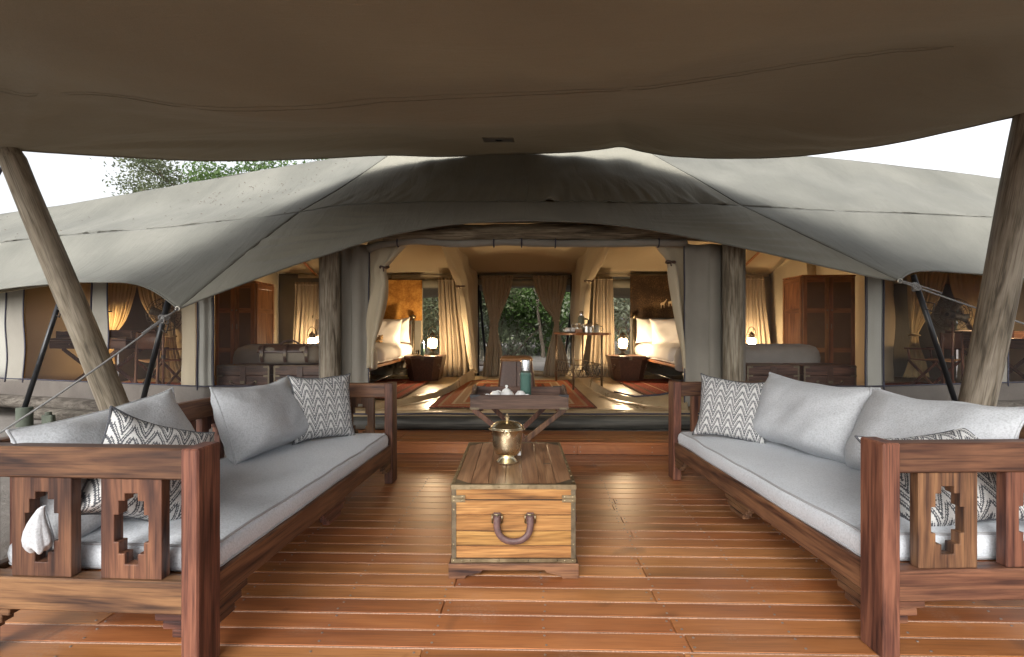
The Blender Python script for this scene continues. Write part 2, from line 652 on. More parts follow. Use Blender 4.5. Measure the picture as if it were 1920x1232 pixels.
M['caulk'] = plain('deck_caulking_cord', (.52, .33, .24), .8, vary=.5, scale=120)
M['nail'] = plain('galvanised_nail', (.34, .33, .32), .45, .8)

# metals, leather, glass, china
M['brass'] = plain('polished_brass', (.31, .255, .16), .36, 1.0, vary=.4, scale=18)
M['brass_old'] = plain('aged_brass', (.19, .155, .105), .5, .85, vary=.4, scale=26)
M['bucket'] = plain('worn_golden_brass', (.80, .69, .47), .27, 1.0, vary=.28, scale=7)
M['black_steel'] = plain('black_steel_tube', (.018, .019, .022), .32, .2)
M['dark_steel'] = plain('dark_iron', (.05, .045, .04), .5, .6)
M['bronze'] = plain('bronze_rod', (.20, .145, .09), .45, .8)
M['chrome'] = plain('brushed_steel', (.70, .70, .70), .24, 1.0, vary=.12)
M['pewter'] = plain('dull_pewter', (.55, .52, .46), .3, 1.0, vary=.2)
M['green_paint'] = plain('hammered_green_paint', (.095, .185, .155), .38, 0, .5, .2, 160, .12)
M['china'] = plain('white_china', (.80, .80, .79), .16, 0, .6, .03)
M['leather'] = plain('brown_leather', (.095, .043, .024), .42, 0, .5, .4, 34, .15)
M['leather_tan'] = plain('tan_leather', (.33, .165, .065), .42, 0, .5, .3, 30, .1)
M['leather_dark'] = plain('dark_leather', (.075, .036, .022), .36, 0, .5, .45, 30, .15)
M['strap'] = plain('worn_mauve_leather', (.135, .075, .07), .5, 0, .4, .35, 40, .15)
M['rope'] = plain('grey_guy_rope', (.25, .25, .245), .8, vary=.4, scale=200)
M['black_iron'] = plain('black_corner_iron', (.035, .035, .038), .5, .4)
M['black_fabric'] = plain('black_webbing', (.02, .02, .02), .8)
M['green_post'] = plain('treated_green_post', (.075, .088, .066), .85, vary=.35, scale=14, bump=.3)
M['lamp_glow'] = glow('lit_lantern_glass', (1.0, .72, .42), 175.0)
M['candle_glow'] = glow('small_lantern_flame', (1.0, .45, .2), 14.0)
M['spot_glow'] = glow('lit_wall_lamp', (1.0, .66, .34), 1500.0)
M['floor_sheet'] = plain('tan_groundsheet', (.40, .30, .175), .30, 0, .5, .22, 3.0, .25)
M['paper'] = plain('cream_paper', (.6, .52, .38), .8)
M['toy'] = plain('spotted_plush', (.42, .27, .13), .95, vary=.75, scale=60)


def insect_mesh():
    m = N('insect_mesh')
    d = m.n("BsdfDiffuse")
    d.inputs[0].default_value = (.10, .085, .085, 1)
    t = m.n("BsdfTransparent")
    f = m.noise(m.obj(), 2.0, 3, .5)
    x = m.n("MixShader")
    m.put(x.inputs[0], m.math('ADD', m.math('MULTIPLY', f, .06), .12))
    m.l(t.outputs[0], x.inputs[1])
    m.l(d.outputs[0], x.inputs[2])
    return m.done(x.outputs[0])
M['mesh'] = insect_mesh()


def chevron():
    """woven charcoal zigzag with dots on pale linen"""
    m = N('chevron_weave')
    s = m.n("SeparateXYZ")
    m.put(s.inputs[0], m.uv())
    q = 150.0
    u = m.math('DIVIDE', m.math('FLOOR', m.math('MULTIPLY', s.outputs[0], q)), q)
    v = m.math('DIVIDE', m.math('FLOOR', m.math('MULTIPLY', s.outputs[1], q)), q)
    z = m.math('PINGPONG', m.math('MULTIPLY', u, 12.0), 1.0)
    row = m.math('MULTIPLY', v, 8.0)
    c = m.math('FRACT', m.math('ADD', row, m.math('MULTIPLY', z, 1.7)))
    l1 = m.math('LESS_THAN', c, .30)
    l2 = m.math('MULTIPLY', m.math('GREATER_THAN', c, .42), m.math('LESS_THAN', c, .62))
    gap = m.math('GREATER_THAN', z, .18)
    l2 = m.math('MULTIPLY', l2, gap)
    # dots in the points of every second column
    du = m.math('SUBTRACT', m.math('FRACT', m.math('MULTIPLY', u, 6.0)), .5)
    dv = m.math('SUBTRACT', m.math('FRACT', m.math('ADD', row, .12)), .5)
    d2 = m.math('ADD', m.math('MULTIPLY', m.math('MULTIPLY', du, du), 2.6), m.math('MULTIPLY', dv, dv))
    dot = m.math('LESS_THAN', d2, .010)
    k = m.math('MAXIMUM', m.math('MAXIMUM', l1, l2), dot)
    f = m.noise(m.obj(), 300, 2, .5)
    pale = m.mix(m.g(f, .35, .65), (.50, .50, .49), (.60, .60, .59))
    darkc = m.mix(m.g(f, .35, .65), (.07, .074, .084), (.125, .13, .14))
    col = m.mix(k, pale, darkc)
    nr = m.bump(f, .4, .003)
    return m.done(m.pbr(col, .95, nrm=nr, spec=.1))
M['chevron'] = chevron()


def rug(name, bands, field, zig, freq, darken=1.0):
    """flat-woven rug: nested border bands (metres from the edge are in the second UV channel's place), rows of small woven marks"""
    m = N(name)
    s = m.n("SeparateXYZ")
    m.put(s.inputs[0], m.uv())      # u: metres across, v: metres along, both from the middle; size in object attributes
    return m, s


def rug_mat(name, hx, hy, stops, field, mark, scale):
    m = N(name)
    s = m.n("SeparateXYZ")
    m.put(s.inputs[0], m.uv())
    ax = m.math('SUBTRACT', hx, m.math('ABSOLUTE', s.outputs[0]))
    ay = m.math('SUBTRACT', hy, m.math('ABSOLUTE', s.outputs[1]))
    d = m.math('MINIMUM', ax, m.math('MULTIPLY', ay, .8))
    zz = m.math('MULTIPLY', m.math('PINGPONG', m.math('MULTIPLY', m.math('ADD', s.outputs[0], s.outputs[1]), 26.0), 1.0), .012)
    dn = m.math('DIVIDE', m.math('ADD', d, zz), min(hx, hy))
    base = m.ramp(dn, stops, 'CONSTANT')
    # woven marks
    q = scale
    fu = m.math('PINGPONG', m.math('MULTIPLY', s.outputs[0], q), 1.0)
    fv = m.math('PINGPONG', m.math('MULTIPLY', s.outputs[1], q), 1.0)
    dia = m.math('ADD', fu, fv)
    mk = m.math('MULTIPLY', m.math('GREATER_THAN', dia, .85), m.math('LESS_THAN', dia, 1.1))
    infield = m.math('GREATER_THAN', dn, .62)
    col = m.mix(m.math('MULTIPLY', m.math('MULTIPLY', mk, infield), .8), base, mark)
    mk2 = m.math('GREATER_THAN', m.noise(m.mapped(m.obj(), (40, 90, 1)), 1.0, 1, .4), .62)
    col = m.mix(m.math('MULTIPLY', mk2, .45), col, mark)
    f = m.noise(m.obj(), 150, 3, .6)
    col = m.mix(m.math('MULTIPLY', m.g(f, .35, .7), .45), col, tuple(x * .4 for x in field))
    wv = m.noise(m.mapped(m.obj(), (6, 220, 6)), 1.0, 2, .5)
    return m.done(m.pbr(col, .95, nrm=m.bump(m.math('ADD', f, wv), .5, .006), spec=.1))
red, orange, cream, brown, tan = (.30, .055, .03), (.42, .135, .055), (.60, .47, .30), (.11, .05, .032), (.42, .26, .14)
M['rug_lobby'] = rug_mat('striped_rug', .97, 1.62, [(0, brown), (.03, red), (.09, tan), (.13, orange), (.24, cream), (.27, tan), (.36, cream), (.39, orange), (.50, brown), (.54, red), (.62, tan), (.66, orange), (.80, red)], red, cream, 7.0)
M['rug_bed'] = rug_mat('red_bedroom_rug', 1.12, 1.35, [(0, brown), (.05, red), (.14, brown), (.18, (.24, .04, .025)), (.34, tan), (.37, (.2, .035, .022)), (.62, (.27, .045, .028))], (.2, .035, .02), (.5, .33, .18), 6.0)
M['rug_bath'] = rug_mat('russet_bath_rug', 1.6, 1.0, [(0, brown), (.06, red), (.2, brown), (.26, (.25, .06, .035))], (.2, .05, .03), (.45, .25, .13), 8.0)


def picture_a():
    m = N('amber_print')
    o = m.obj()
    f = m.noise(o, 3.5, 6, .6, .6)
    g2 = m.noise(m.mapped(o, (1, 1, 1)), 26.0, 6, .7, .5)
    c = m.ramp(m.math('ADD', m.math('MULTIPLY', f, .65), m.math('MULTIPLY', g2, .35)), [(.32, (.13, .05, .012)), (.47, (.38, .17, .035)), (.62, (.62, .33, .08)), (.8, (.72, .45, .15))])
    return m.done(m.pbr(c, .8, spec=.2))
M['print_amber'] = picture_a()


def picture_b():
    m = N('dark_print')
    o = m.obj()
    f = m.noise(o, 46.0, 6, .75, .6)
    g2 = m.noise(o, 3.0, 3, .5)
    s = m.n("SeparateXYZ")
    m.put(s.inputs[0], o)
    c = m.ramp(m.math('ADD', m.math('MULTIPLY', f, .6), m.math('MULTIPLY', g2, .4)), [(.40, (.022, .014, .009)), (.52, (.06, .035, .018)), (.64, (.20, .12, .05)), (.8, (.3, .19, .08))])
    k = m.math('ADD', m.math('MULTIPLY', s.outputs[0], 1.0), m.math('MULTIPLY', s.outputs[2], .8))
    k = m.math('ADD', k, m.math('MULTIPLY', f, .12))
    c = m.mix(m.g(k, .50, .56), c, m.ramp(f, [(.35, (.3, .17, .03)), (.6, (.7, .45, .1))]))
    return m.done(m.pbr(c, .8, spec=.2))
M['print_dark'] = picture_b()
M['print_pale'] = plain('pale_print', (.62, .48, .28), .8, vary=.3, scale=60)


def sand_mat():
    m = N('grey_sand')
    o = m.n("NewGeometry").outputs["Position"]
    a = m.noise(o, .7, 5, .6)
    b = m.noise(o, 14.0, 6, .7)
    d = m.noise(o, 90.0, 3, .6)
    c = m.mix(m.g(a, .3, .7), (.19, .172, .155), (.30, .28, .258))
    c = m.mix(m.math('MULTIPLY', m.g(b, .45, .75), .4), c, (.16, .14, .12))
    h = m.math('ADD', m.math('MULTIPLY', b, .7), m.math('MULTIPLY', d, .3))
    return m.done(m.pbr(c, .95, nrm=m.bump(h, .6, .03), spec=.1))
M['sand'] = sand_mat()


def leaf_mat(name, c1, c2, tr=.25):
    m = N(name)
    g = m.n("NewGeometry")
    f = m.noise(g.outputs["Position"], 1.6, 3, .6)
    f2 = m.noise(g.outputs["Position"], 17.0, 2, .5)
    c = m.mix(m.g(m.math('ADD', m.math('MULTIPLY', f, .5), m.math('MULTIPLY', f2, .5)), .35, .65), c1, c2)
    sh = m.pbr(c, .55, spec=.3)
    t = m.n("BsdfTranslucent")
    m.put(t.inputs[0], m.mix(.5, c, tuple(min(1, x * 1.5) for x in c2)))
    x = m.n("MixShader")
    x.inputs[0].default_value = tr
    m.l(sh, x.inputs[1])
    m.l(t.outputs[0], x.inputs[2])
    return m.done(x.outputs[0])
M['leaf_olive'] = leaf_mat('olive_leaves', (.07, .088, .045), (.135, .155, .08))
M['leaf_green'] = leaf_mat('fresh_green_leaves', (.05, .10, .025), (.12, .19, .055), .3)
M['leaf_dusty'] = leaf_mat('dusty_green_leaves', (.17, .195, .13), (.30, .335, .235), .45)
M['bark'] = plain('grey_bark', (.15, .12, .09), .95, vary=.5, scale=12, bump=.6)
M['dry'] = leaf_mat('dry_stalks', (.22, .19, .13), (.36, .32, .24), .2)
# ------------------------------------------------------------------ ground
DECK_RZ = R(-1.5)
DX0, DX1, DY0, DY1 = -2.72, 3.25, -1.3, 4.96


def gz(x, y):
    z = -.05 + .19 * ss(2.8, 5.4, y) + .02 * ss(8, 14, y)
    z += .035 * nz(x * .5, y * .5, .3) + .015 * nz(x * 2.1, y * 2.1, 4.1)
    inside = ss(DX0 - .25, DX0 + .05, x) * ss(DX1 + .25, DX1 - .05, x) * ss(-1.6, -1.25, y) * (1 - ss(5.4, 5.7, y))
    z -= .16 * inside
    tent = ss(-9.5, -8.6, x) * ss(9.8, 9, x) * ss(5.9, 6.4, y) * (1 - ss(10.2, 10.6, y))
    z -= .12 * tent
    far = max(0, math.hypot(x, y - 5) - 14)
    z += .25 * nz(x * .08, y * .08, 8) * min(1, far / 20)
    return z


def ground():
    a = list(np.arange(-14, 14.01, .25))
    out = [14.4, 15, 16, 17.5, 19.5, 22, 26, 32, 40, 55, 80, 120, 180, 300]
    xs = [-v for v in out[::-1]] + a + out
    ys = [v + 4 for v in xs]
    P = np.array([[(x, y, gz(x, y)) for x in xs] for y in ys])
    g = G().grid(P)
    o = g.build("ground", M['sand'], smooth=True)
    o["kind"] = "structure"
ground()


# ------------------------------------------------------------------ deck
def deck():
    fr = G()
    for y in np.arange(DY0 + .1, DY1, .6):
        pass
    for x in np.arange(DX0 + .03, DX1, .46):
        fr.box(x - .02, x + .02, DY0, DY1, -.12, -.036, 0)
    fr.box(DX0 + .002, DX1 - .002, DY1 - .03, DY1 - .002, -.12, -.035, 0)
    root = fr.build("deck", M['deck_frame'], rz=DECK_RZ)
    root["kind"] = "structure"
    rnd = random.Random(3)
    p = .1165
    nails, caulk = G(), G()
    joists = [-2.63, -2.2, -1.74, -1.28, -.82, -.38, .06, .58, 1.04, 1.5, 1.96, 2.42, 2.8, 3.17]
    y1 = DY1 - .004
    row = 0
    while y1 - p > DY0:
        y0 = y1 - p
        cuts = [DX0]
        pool = [-1.74, -.38, .58, 1.5]
        rnd.shuffle(pool)
        c = sorted(pool[:2 if rnd.random() < .6 else 1])
        if len(c) == 2 and c[1] - c[0] < .9: c = c[:1]
        cuts += c + [DX1]
        jit = [0] + [rnd.uniform(-.03, .03) for _ in c] + [0]
        cuts = [a + b for a, b in zip(cuts, jit)]
        dz = rnd.uniform(-.0012, .0012)
        for a, b in zip(cuts, cuts[1:]):
            g = G().box(a + .001, b - .0015, y0 + .004, y1 - .004, -.034, dz + rnd.uniform(-.0006, .0006), .0035)
            g.build("deck_board", M['deck'], root)
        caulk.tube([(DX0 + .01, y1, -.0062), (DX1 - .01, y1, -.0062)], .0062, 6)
        if y0 > .2:
            for j in joists:
                ends = [j]
                for cpos in cuts[1:-1]:
                    if abs(cpos - j) < .05: ends = [cpos - .022, cpos + .022]
                for e in ends:
                    for yy in (y0 + .028, y1 - .028):
                        ex, ey = e + rnd.uniform(-.008, .008), yy + rnd.uniform(-.006, .006)
                        nails.lathe([(.0052, dz - .002), (.0052, dz + .0012), (.003, dz + .0022), (.0001, dz + .0024)], 7, (ex, ey, 0))
        y1 = y0
        row += 1
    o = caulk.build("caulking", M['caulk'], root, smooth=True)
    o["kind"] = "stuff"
    # the step: riser boards and four tread boards
    st = .122
    for a, b in ((DX0, -1.52), (-1.52, .46), (.46, 1.9), (1.9, DX1)):
        g = G().box(a + .001, b - .001, 4.966, 4.99, .002, st - .026, .003)
        g.build("riser_board", M['deck'], root)
        for e in (a + .03, b - .03, (a + b) / 2):
            for zz in (.028, .075):
                nails.lathe([(.005, -.001), (.005, .0012), (.0001, .0022)], 7, M=Matrix.Translation((e, 4.966, zz)) @ Matrix.Rotation(R(90), 4, 'X'))
    y0 = 4.958
    for k in range(5):
        cuts = [DX0, rnd.choice([-1.3, -.4]), rnd.choice([.6, 1.5]), DX1]
        for a, b in zip(cuts, cuts[1:]):
            g = G().box(a + .001, b - .0015, y0 + .004, y0 + p - .004, st - .025, st + rnd.uniform(-.001, .001), .0035)
            g.build("tread_board", M['deck'], root)
        for j in joists:
            for yy in (y0 + .028, y0 + p - .028):
                nails.lathe([(.005, st - .002), (.005, st + .0012), (.0001, st + .0022)], 6, (j + rnd.uniform(-.006, .006), yy, 0))
        y0 += p
    o = nails.build("nails", M['nail'], root, smooth=False)
    o["kind"] = "stuff"
deck()


# ------------------------------------------------------------------ trees and bushes
def branch(g, tips, p, d, L, r, depth, rnd, spread, up, low=False):
    pts, rs = [p], [r]
    n = 5
    q, dd = p.copy(), d.copy()
    for i in range(n):
        dd = (dd + Vector((rnd.uniform(-1, 1), rnd.uniform(-1, 1), rnd.uniform(-.6, .8) + up)) * .22).normalized()
        q = q + dd * (L / n)
        pts.append(q.copy())
        rs.append(r * (1 - .55 * (i + 1) / n))
    g.tube(pts, rs, 6 if depth < 2 else 4, caps=False)
    if depth >= 3 or L < .25:
        tips += [pts[-1], pts[-2], pts[-3]]
        return
    if depth >= (1 if low else 2): tips += [pts[-1], pts[-3]]
    if low and depth == 0: tips += pts[1:]
    k = 3 if depth < 1 else rnd.choice([2, 3])
    for i in range(k):
        a = rnd.uniform(0, 2 * math.pi)
        s = dd + Vector((math.cos(a), math.sin(a), rnd.uniform(-.15, .5))) * spread
        t = rnd.choice([3, 4, 5]) if i else 5
        branch(g, tips, pts[t], s.normalized(), L * rnd.uniform(.6, .82), rs[t] * .78, depth + 1, rnd, spread, up, low)


def leaves(tips, per, size, cl, rnd, squash=.7):
    rs = np.random.RandomState(rnd.randrange(10**6))
    T = np.array([tuple(t) for t in tips])
    c = np.repeat(T, per, 0)
    n = len(c)
    off = rs.normal(0, 1, (n, 3)) * cl
    off[:, 2] *= squash
    c = c + off
    a = rs.normal(0, 1, (n, 3))
    a /= np.linalg.norm(a, axis=1, keepdims=True)
    b = np.cross(a, rs.normal(0, 1, (n, 3)))
    b /= np.maximum(np.linalg.norm(b, axis=1, keepdims=True), 1e-6)
    s = size * rs.uniform(.6, 1.3, (n, 1))
    nn = np.cross(a, b) * s * .18
    V = np.stack([c - a * s, c + b * s * .42 + nn, c + a * s, c - b * s * .42 + nn], 1).reshape(-1, 3)
    Q = np.arange(n * 4).reshape(n, 4)
    return V, Q


def tree(name, label, cat, x, y, h, mat, seed, per=20, size=.09, cl=.28, spread=.8, up=.15, trunks=1, r=.16, first=.42, group=None, squash=.7, wide=1.0):
    rnd = random.Random(seed)
    t = thing(name, label, cat, (x, y, gz(x, y) - .05), 0, group)
    g, tips = G(), []
    for i in range(trunks):
        a = rnd.uniform(0, 6.28)
        lean = .12 if trunks == 1 else .45
        d = Vector((math.cos(a) * lean, math.sin(a) * lean, 1)).normalized()
        branch(g, tips, Vector((math.cos(a), math.sin(a), 0)) * (.0 if trunks == 1 else .2), d, h * first, r, 0, rnd, spread, up, trunks > 1)
    top = max(p.z for p in tips)
    k = h / top
    g.V = [(a * k * wide, b * k, c * k) for a, b, c in g.V]
    tips = [Vector((p.x * k * wide, p.y * k, p.z * k)) for p in tips]
    g.build("trunk" if trunks == 1 else "stem", M['bark'], t, smooth=True)
    V, Q = leaves(tips, per, size, cl, rnd, squash)
    raw_mesh("crown", V, Q, mat, t)
    return t


tree('tree', 'tall tree with a feathery olive crown behind the left roof slope', 'tree', -7.2, 24, 10.5, M['leaf_olive'], 11, 270, .085, .5, 1.25, .02, 1, .40, .36, 'trees behind the tent', wide=2.3)
tree('tree', 'fresh green leafy treetop low in front of the feathery olive tree', 'tree', -12.2, 21.5, 8.3, M['leaf_green'], 5, 190, .09, .45, .8, .12, 1, .2, .4, 'trees behind the tent')
tree('tree', 'green treetop peeping over the ridge just left of the tent peak', 'tree', -5.6, 24.5, 9.8, M['leaf_green'], 23, 190, .085, .5, .8, .12, 1, .22, .4, 'trees behind the tent')
# the bush seen through the back door and the bedroom windows
G_BUSH = 'bushes behind the tent'
bl = ['dense green bush at the left edge of the back doorway', 'pale dusty bush in the middle of the back doorway, behind the path',
      'leafy bush with a dark twin stem right of the middle of the back doorway', 'tall bush filling the top right of the back doorway',
      'bush seen through the window beside the right bed', 'bush seen through the window beside the left bed',
      'far bush behind the others left of the path', 'far bush behind the others right of the path', 'outer bush beyond the left bedroom corner', 'outer bush beyond the right bedroom corner']
bs = [(-.35, 15.6, 3.6, 'leaf_dusty', .8), (.65, 19.0, 4.2, 'leaf_dusty', .9), (1.35, 16.4, 4.2, 'leaf_green', .7), (2.6, 18.4, 4.6, 'leaf_dusty', .9),
      (3.5, 15.2, 3.3, 'leaf_dusty', .8), (-2.6, 15.4, 3.4, 'leaf_olive', .8), (-1.6, 20.5, 5.0, 'leaf_dusty', .9), (2.2, 22.5, 5.4, 'leaf_dusty', 1),
      (-5.2, 16.5, 3.8, 'leaf_olive', .9), (6.3, 16.8, 3.8, 'leaf_dusty', .9)]
for i, (x, y, h, mt, s) in enumerate(bs):
    y += 5.5 if i != 4 and i != 5 else 2
    x *= 1.25
    h *= 1.12
    tree('bush', bl[i], 'bush', x, y, h, M[mt], 40 + i, 36, .085, .36, 1.1, -.05, 6, .03, .30, G_BUSH, .9)
tree('tree', 'slim dark-stemmed tree standing beside the path behind the back doorway', 'tree', 1.05, 20.0, 5.4, M['leaf_dusty'], 77, 40, .08, .3, .7, .2, 1, .10, .45)


# dry undergrowth along the path
def undergrowth():
    rs = np.random.RandomState(4)
    V, Q = [], []
    k = 0
    for i in range(5200):
        x, y = rs.uniform(-9, 10), rs.uniform(14.5, 28)
        pathx = .1 + .25 * math.sin(y * .4)
        if abs(x - pathx) < 1.1 + .35 * nz(x, y, 2) and y < 21.5: continue
        z = gz(x, y) - .02
        h = rs.uniform(.12, .55)
        a = rs.uniform(0, 6.28)
        lx, ly = math.cos(a) * h * .5, math.sin(a) * h * .5
        w = .012
        px, py = -math.sin(a) * w, math.cos(a) * w
        V += [(x - px, y - py, z), (x + px, y + py, z), (x + lx + px * .3, y + ly, z + h), (x + lx - px * .3, y + ly, z + h)]
        Q.append((k, k + 1, k + 2, k + 3))
        k += 4
    o = raw_mesh("undergrowth", V, Q, M['dry'])
    tag(o, 'dry grey stalks covering the ground beyond the sandy path', 'undergrowth', None, 'stuff')
undergrowth()


# the far bush round the camp: one mass
def far_wood():
    rs = np.random.RandomState(12)
    n = 60000
    az = rs.uniform(R(-125), R(125), n)
    d = rs.uniform(42, 62, n)
    x, y = np.sin(az) * d, np.cos(az) * d + 3
    top = 3.6 + 1.6 * np.sin(az * 19) + 1.1 * np.sin(az * 43 + 1) + .6 * np.sin(az * 97)
    z = -.3 + np.clip(top, 1.2, 7) * rs.beta(1.3, 1.1, n)
    c = np.stack([x, y, z], 1)
    a = rs.normal(0, 1, (n, 3)); a /= np.linalg.norm(a, axis=1, keepdims=True)
    b = np.cross(a, rs.normal(0, 1, (n, 3))); b /= np.maximum(np.linalg.norm(b, axis=1, keepdims=True), 1e-6)
    s = rs.uniform(.18, .42, (n, 1))
    V = np.stack([c - a * s, c + b * s * .6, c + a * s, c - b * s * .6], 1).reshape(-1, 3)
    o = raw_mesh("far_wood", V, np.arange(n * 4).reshape(n, 4), M['leaf_olive'])
    tag(o, 'low far bush that rings the camp beyond the sand', 'far wood', None, 'stuff')
far_wood()
# ------------------------------------------------------------------ the tent
TENT = thing('safari_tent', 'wide olive canvas safari tent with open front, pale roof wings and dark centre hood', 'tent', (0, 0, 0))
FZ = .30                      # tent floor


def pt(p): return at(*p)


def row(l): return [at(*p) for p in l]


# --- outer fly ---------------------------------------------------------------
hipL = [(760, 268, 8.0), (705, 308, 7.5), (640, 352, 6.95), (560, 399, 6.4), (455, 480, 5.65), (335, 579, 4.9)]
hipR = [(1178, 262, 8.0), (1235, 296, 7.5), (1310, 338, 6.95), (1390, 386, 6.35), (1530, 452, 5.6), (1685, 527, 4.95)]


def wr(sc, amp, k=1.0, seed=0.0):
    return lambda s, t, p: amp * nz(p[0] * sc, p[1] * sc * k + seed, p[2] * sc)


def pucker(a, f, seed, base=.012):
    """gathers that fade away from a seam at s=1"""
    def fn(s, t, p):
        e = max(0, (s - .62) / .38) ** 2 * (1 if s < .985 else .4)
        w = nz(t * f, s * 1.5, seed) + .6 * nz(t * f * 2.3, s * 2, seed + 5)
        ed = min(1, t * 14)
        return ed * (a * e * w + base * nz(p[0] * 1.1, p[1] * 1.1, seed) + .006 * nz(p[0] * 5 + p[2] * 3, p[1] * 5, seed))
    return fn


def sheet(name, P, mat, parent=TENT, t=.004, smooth=True):
    g = G()
    g.grid(P)
    return g.build(name, mat, parent, smooth=smooth, solid=t)


def ribbon(name, P, w, mat, lift=.004, parent=TENT):
    """a seam: a narrow band laid on a row of points, proud of the canvas"""
    pts = [Vector(p) for p in P]
    g = G()
    g.tube(pts, w, 5)
    return g.build(name, mat, parent, smooth=True)


# left wing: ridge -> seam (roof slope), seam -> eave (awning)
seamL = [(560, 399, 6.4), (470, 410, 6.55), (330, 424, 6.75), (130, 441, 7.1), (0, 455, 7.35), (-260, 482, 7.9)]
ridgeL = [(760, 268, 8.0), (650, 291, 8.15), (470, 323, 8.35), (250, 362, 8.65), (0, 402, 9.0), (-260, 446, 9.5)]
midL = [(705, 308, 7.5), (590, 335, 7.72), (430, 361, 8.0), (210, 396, 8.3), (0, 421, 8.5), (-260, 458, 9.0)]
midL2 = [(640, 352, 6.95), (520, 377, 7.12), (360, 402, 7.35), (160, 425, 7.62), (0, 441, 7.85), (-260, 471, 8.35)]
P = loft([row(ridgeL), row(midL), row(midL2), row(seamL)], 150, 46)
slopeL = displace(P, pucker(.040, 46, 3.0, .024))
sheet('roof_panel', slopeL, M['fly'])
eaveL = [(335, 579, 4.9), (322, 569, 4.96), (305, 556, 5.05), (272, 538, 5.2), (235, 529, 5.35), (190, 528, 5.5), (110, 531, 5.85), (0, 542, 6.25), (-120, 558, 6.7), (-260, 580, 7.2)]
hipLow = [hipL[3], hipL[4], hipL[5]]


def awning(seam, hiplow, eave, seed, nu=120, nv=40):
    S1 = resample([pt(p) for p in seam], nu)
    E1 = resample([pt(p) for p in eave], nu)
    H = resample([pt(p) for p in hiplow], nv)
    out = np.zeros((nv, nu, 3))
    for i in range(nv):
        s = i / (nv - 1)
        base = S1 * (1 - s) + E1 * s
        line0 = S1[0] * (1 - s) + E1[0] * s
        fall = np.clip(1 - np.arange(nu) / (nu * .35), 0, 1)[:, None] ** 1.5
        out[i] = base + (H[i] - line0) * fall
        out[i][:, 2] -= .10 * math.sin(math.pi * s) * np.clip(np.arange(nu) / (nu * .3), 0, 1)
    return displace(out, lambda s, t, p: .010 * nz(p[0] * 1.3, p[1] * 1.3, seed) + .007 * math.exp(-t * 7) * nz(t * 90, s * 3, seed) * (1 if 0 < s < 1 else 0))
awL = awning(seamL, hipLow, eaveL, 2.2)
sheet('awning_panel', awL, M['fly'])

# right wing
seamR = [(1390, 386, 6.35), (1480, 391, 6.45), (1600, 397, 6.6), (1740, 402, 6.8), (1880, 409, 7.0), (2200, 426, 7.6)]
ridgeR = [(1178, 262, 8.0), (1300, 283, 8.1), (1450, 290, 8.25), (1560, 297, 8.35), (1720, 315, 8.55), (1880, 335, 8.8), (2200, 378, 9.5)]
midR = [(1235, 296, 7.5), (1370, 312, 7.65), (1520, 322, 7.85), (1700, 340, 8.1), (1880, 358, 8.35), (2200, 394, 9.0)]
midR2 = [(1310, 338, 6.95), (1420, 350, 7.08), (1560, 359, 7.2), (1720, 369, 7.4), (1880, 383, 7.6), (2200, 409, 8.2)]
P = loft([row(ridgeR), row(midR), row(midR2), row(seamR)], 150, 46)


def drag(s, t, p):
    # long folds running down from the ridge
    f = nz(p[0] * 2.6 - p[2] * 2.2, p[2] * .8, 7.7)
    return .05 * min(1, t * 10) * f * math.sin(math.pi * min(1, s * 1.15)) + pucker(.030, 60, 9.0, .02)(s, t, p)
slopeR = displace(P, drag)
sheet('roof_panel', slopeR, M['fly'])
eaveR = [(1685, 527, 4.95), (1691, 522, 5.0), (1697, 517, 5.08), (1712, 510, 5.2), (1740, 508, 5.35), (1790, 510, 5.55), (1880, 518, 5.9), (1990, 532, 6.3), (2200, 565, 7.0)]
awR = awning(seamR, [hipR[3], hipR[4], hipR[5]], eaveR, 5.2)
sheet('awning_panel', awR, M['fly'])

# centre hood: from the ridge to a gathered seam, then the arched skirt
hoodTop = [(760, 268, 8.0), (860, 260, 7.95), (993, 255, 7.9), (1100, 258, 7.95), (1178, 262, 8.0)]
hoodMid = [(705, 308, 7.5), (800, 318, 7.2), (993, 322, 7.05), (1140, 316, 7.2), (1235, 296, 7.5)]
hoodLow = [(640, 352, 6.95), (740, 356, 6.65), (993, 356, 6.5), (1220, 352, 6.6), (1310, 338, 6.95)]
hoodSeam = [(560, 399, 6.4), (640, 386, 6.33), (760, 381, 6.27), (993, 378, 6.22), (1180, 380, 6.24), (1310, 383, 6.28), (1390, 386, 6.35)]


def hoodfn(s, t, p):
    e = max(0, (s - .55) / .45) ** 1.6
    g1 = nz(t * 34 + s * 2.2, s * 1.2, 1.0) + .7 * nz(t * 75, s * 1.5, 6.0)
    b = .035 * nz(p[0] * 1.5, p[2] * 1.2, 3.3) * math.sin(math.pi * s)
    right = ss(.52, .60, t)
    ed = min(1, t * 12, (1 - t) * 12)
    return ed * (.024 + .055 * right) * e * g1 * (1 if s < .985 else .5) + ed * b * (.5 + 2.4 * right) + ed * .018 * nz(p[0] * 4, p[2] * 4, 2)
P = loft([hoodTop and row(hoodTop), row(hoodMid), row(hoodLow), row(hoodSeam)], 170, 60)
hood = displace(P, hoodfn)
sheet('hood_panel', hood, M['hood'])
arch = [(335, 579, 4.9), (430, 541, 5.08), (520, 508, 5.24), (600, 481, 5.36), (690, 452, 5.46), (780, 431, 5.52), (880, 418, 5.56), (993, 414, 5.58), (1100, 417, 5.57), (1200, 428, 5.53), (1300, 446, 5.45), (1390, 464, 5.36), (1490, 487, 5.22), (1590, 509, 5.08), (1650, 522, 5.0), (1685, 527, 4.95)]
NS, NA = 36, 220
S1 = resample(row(hoodSeam), NA)
E1 = resample(row(arch), NA)
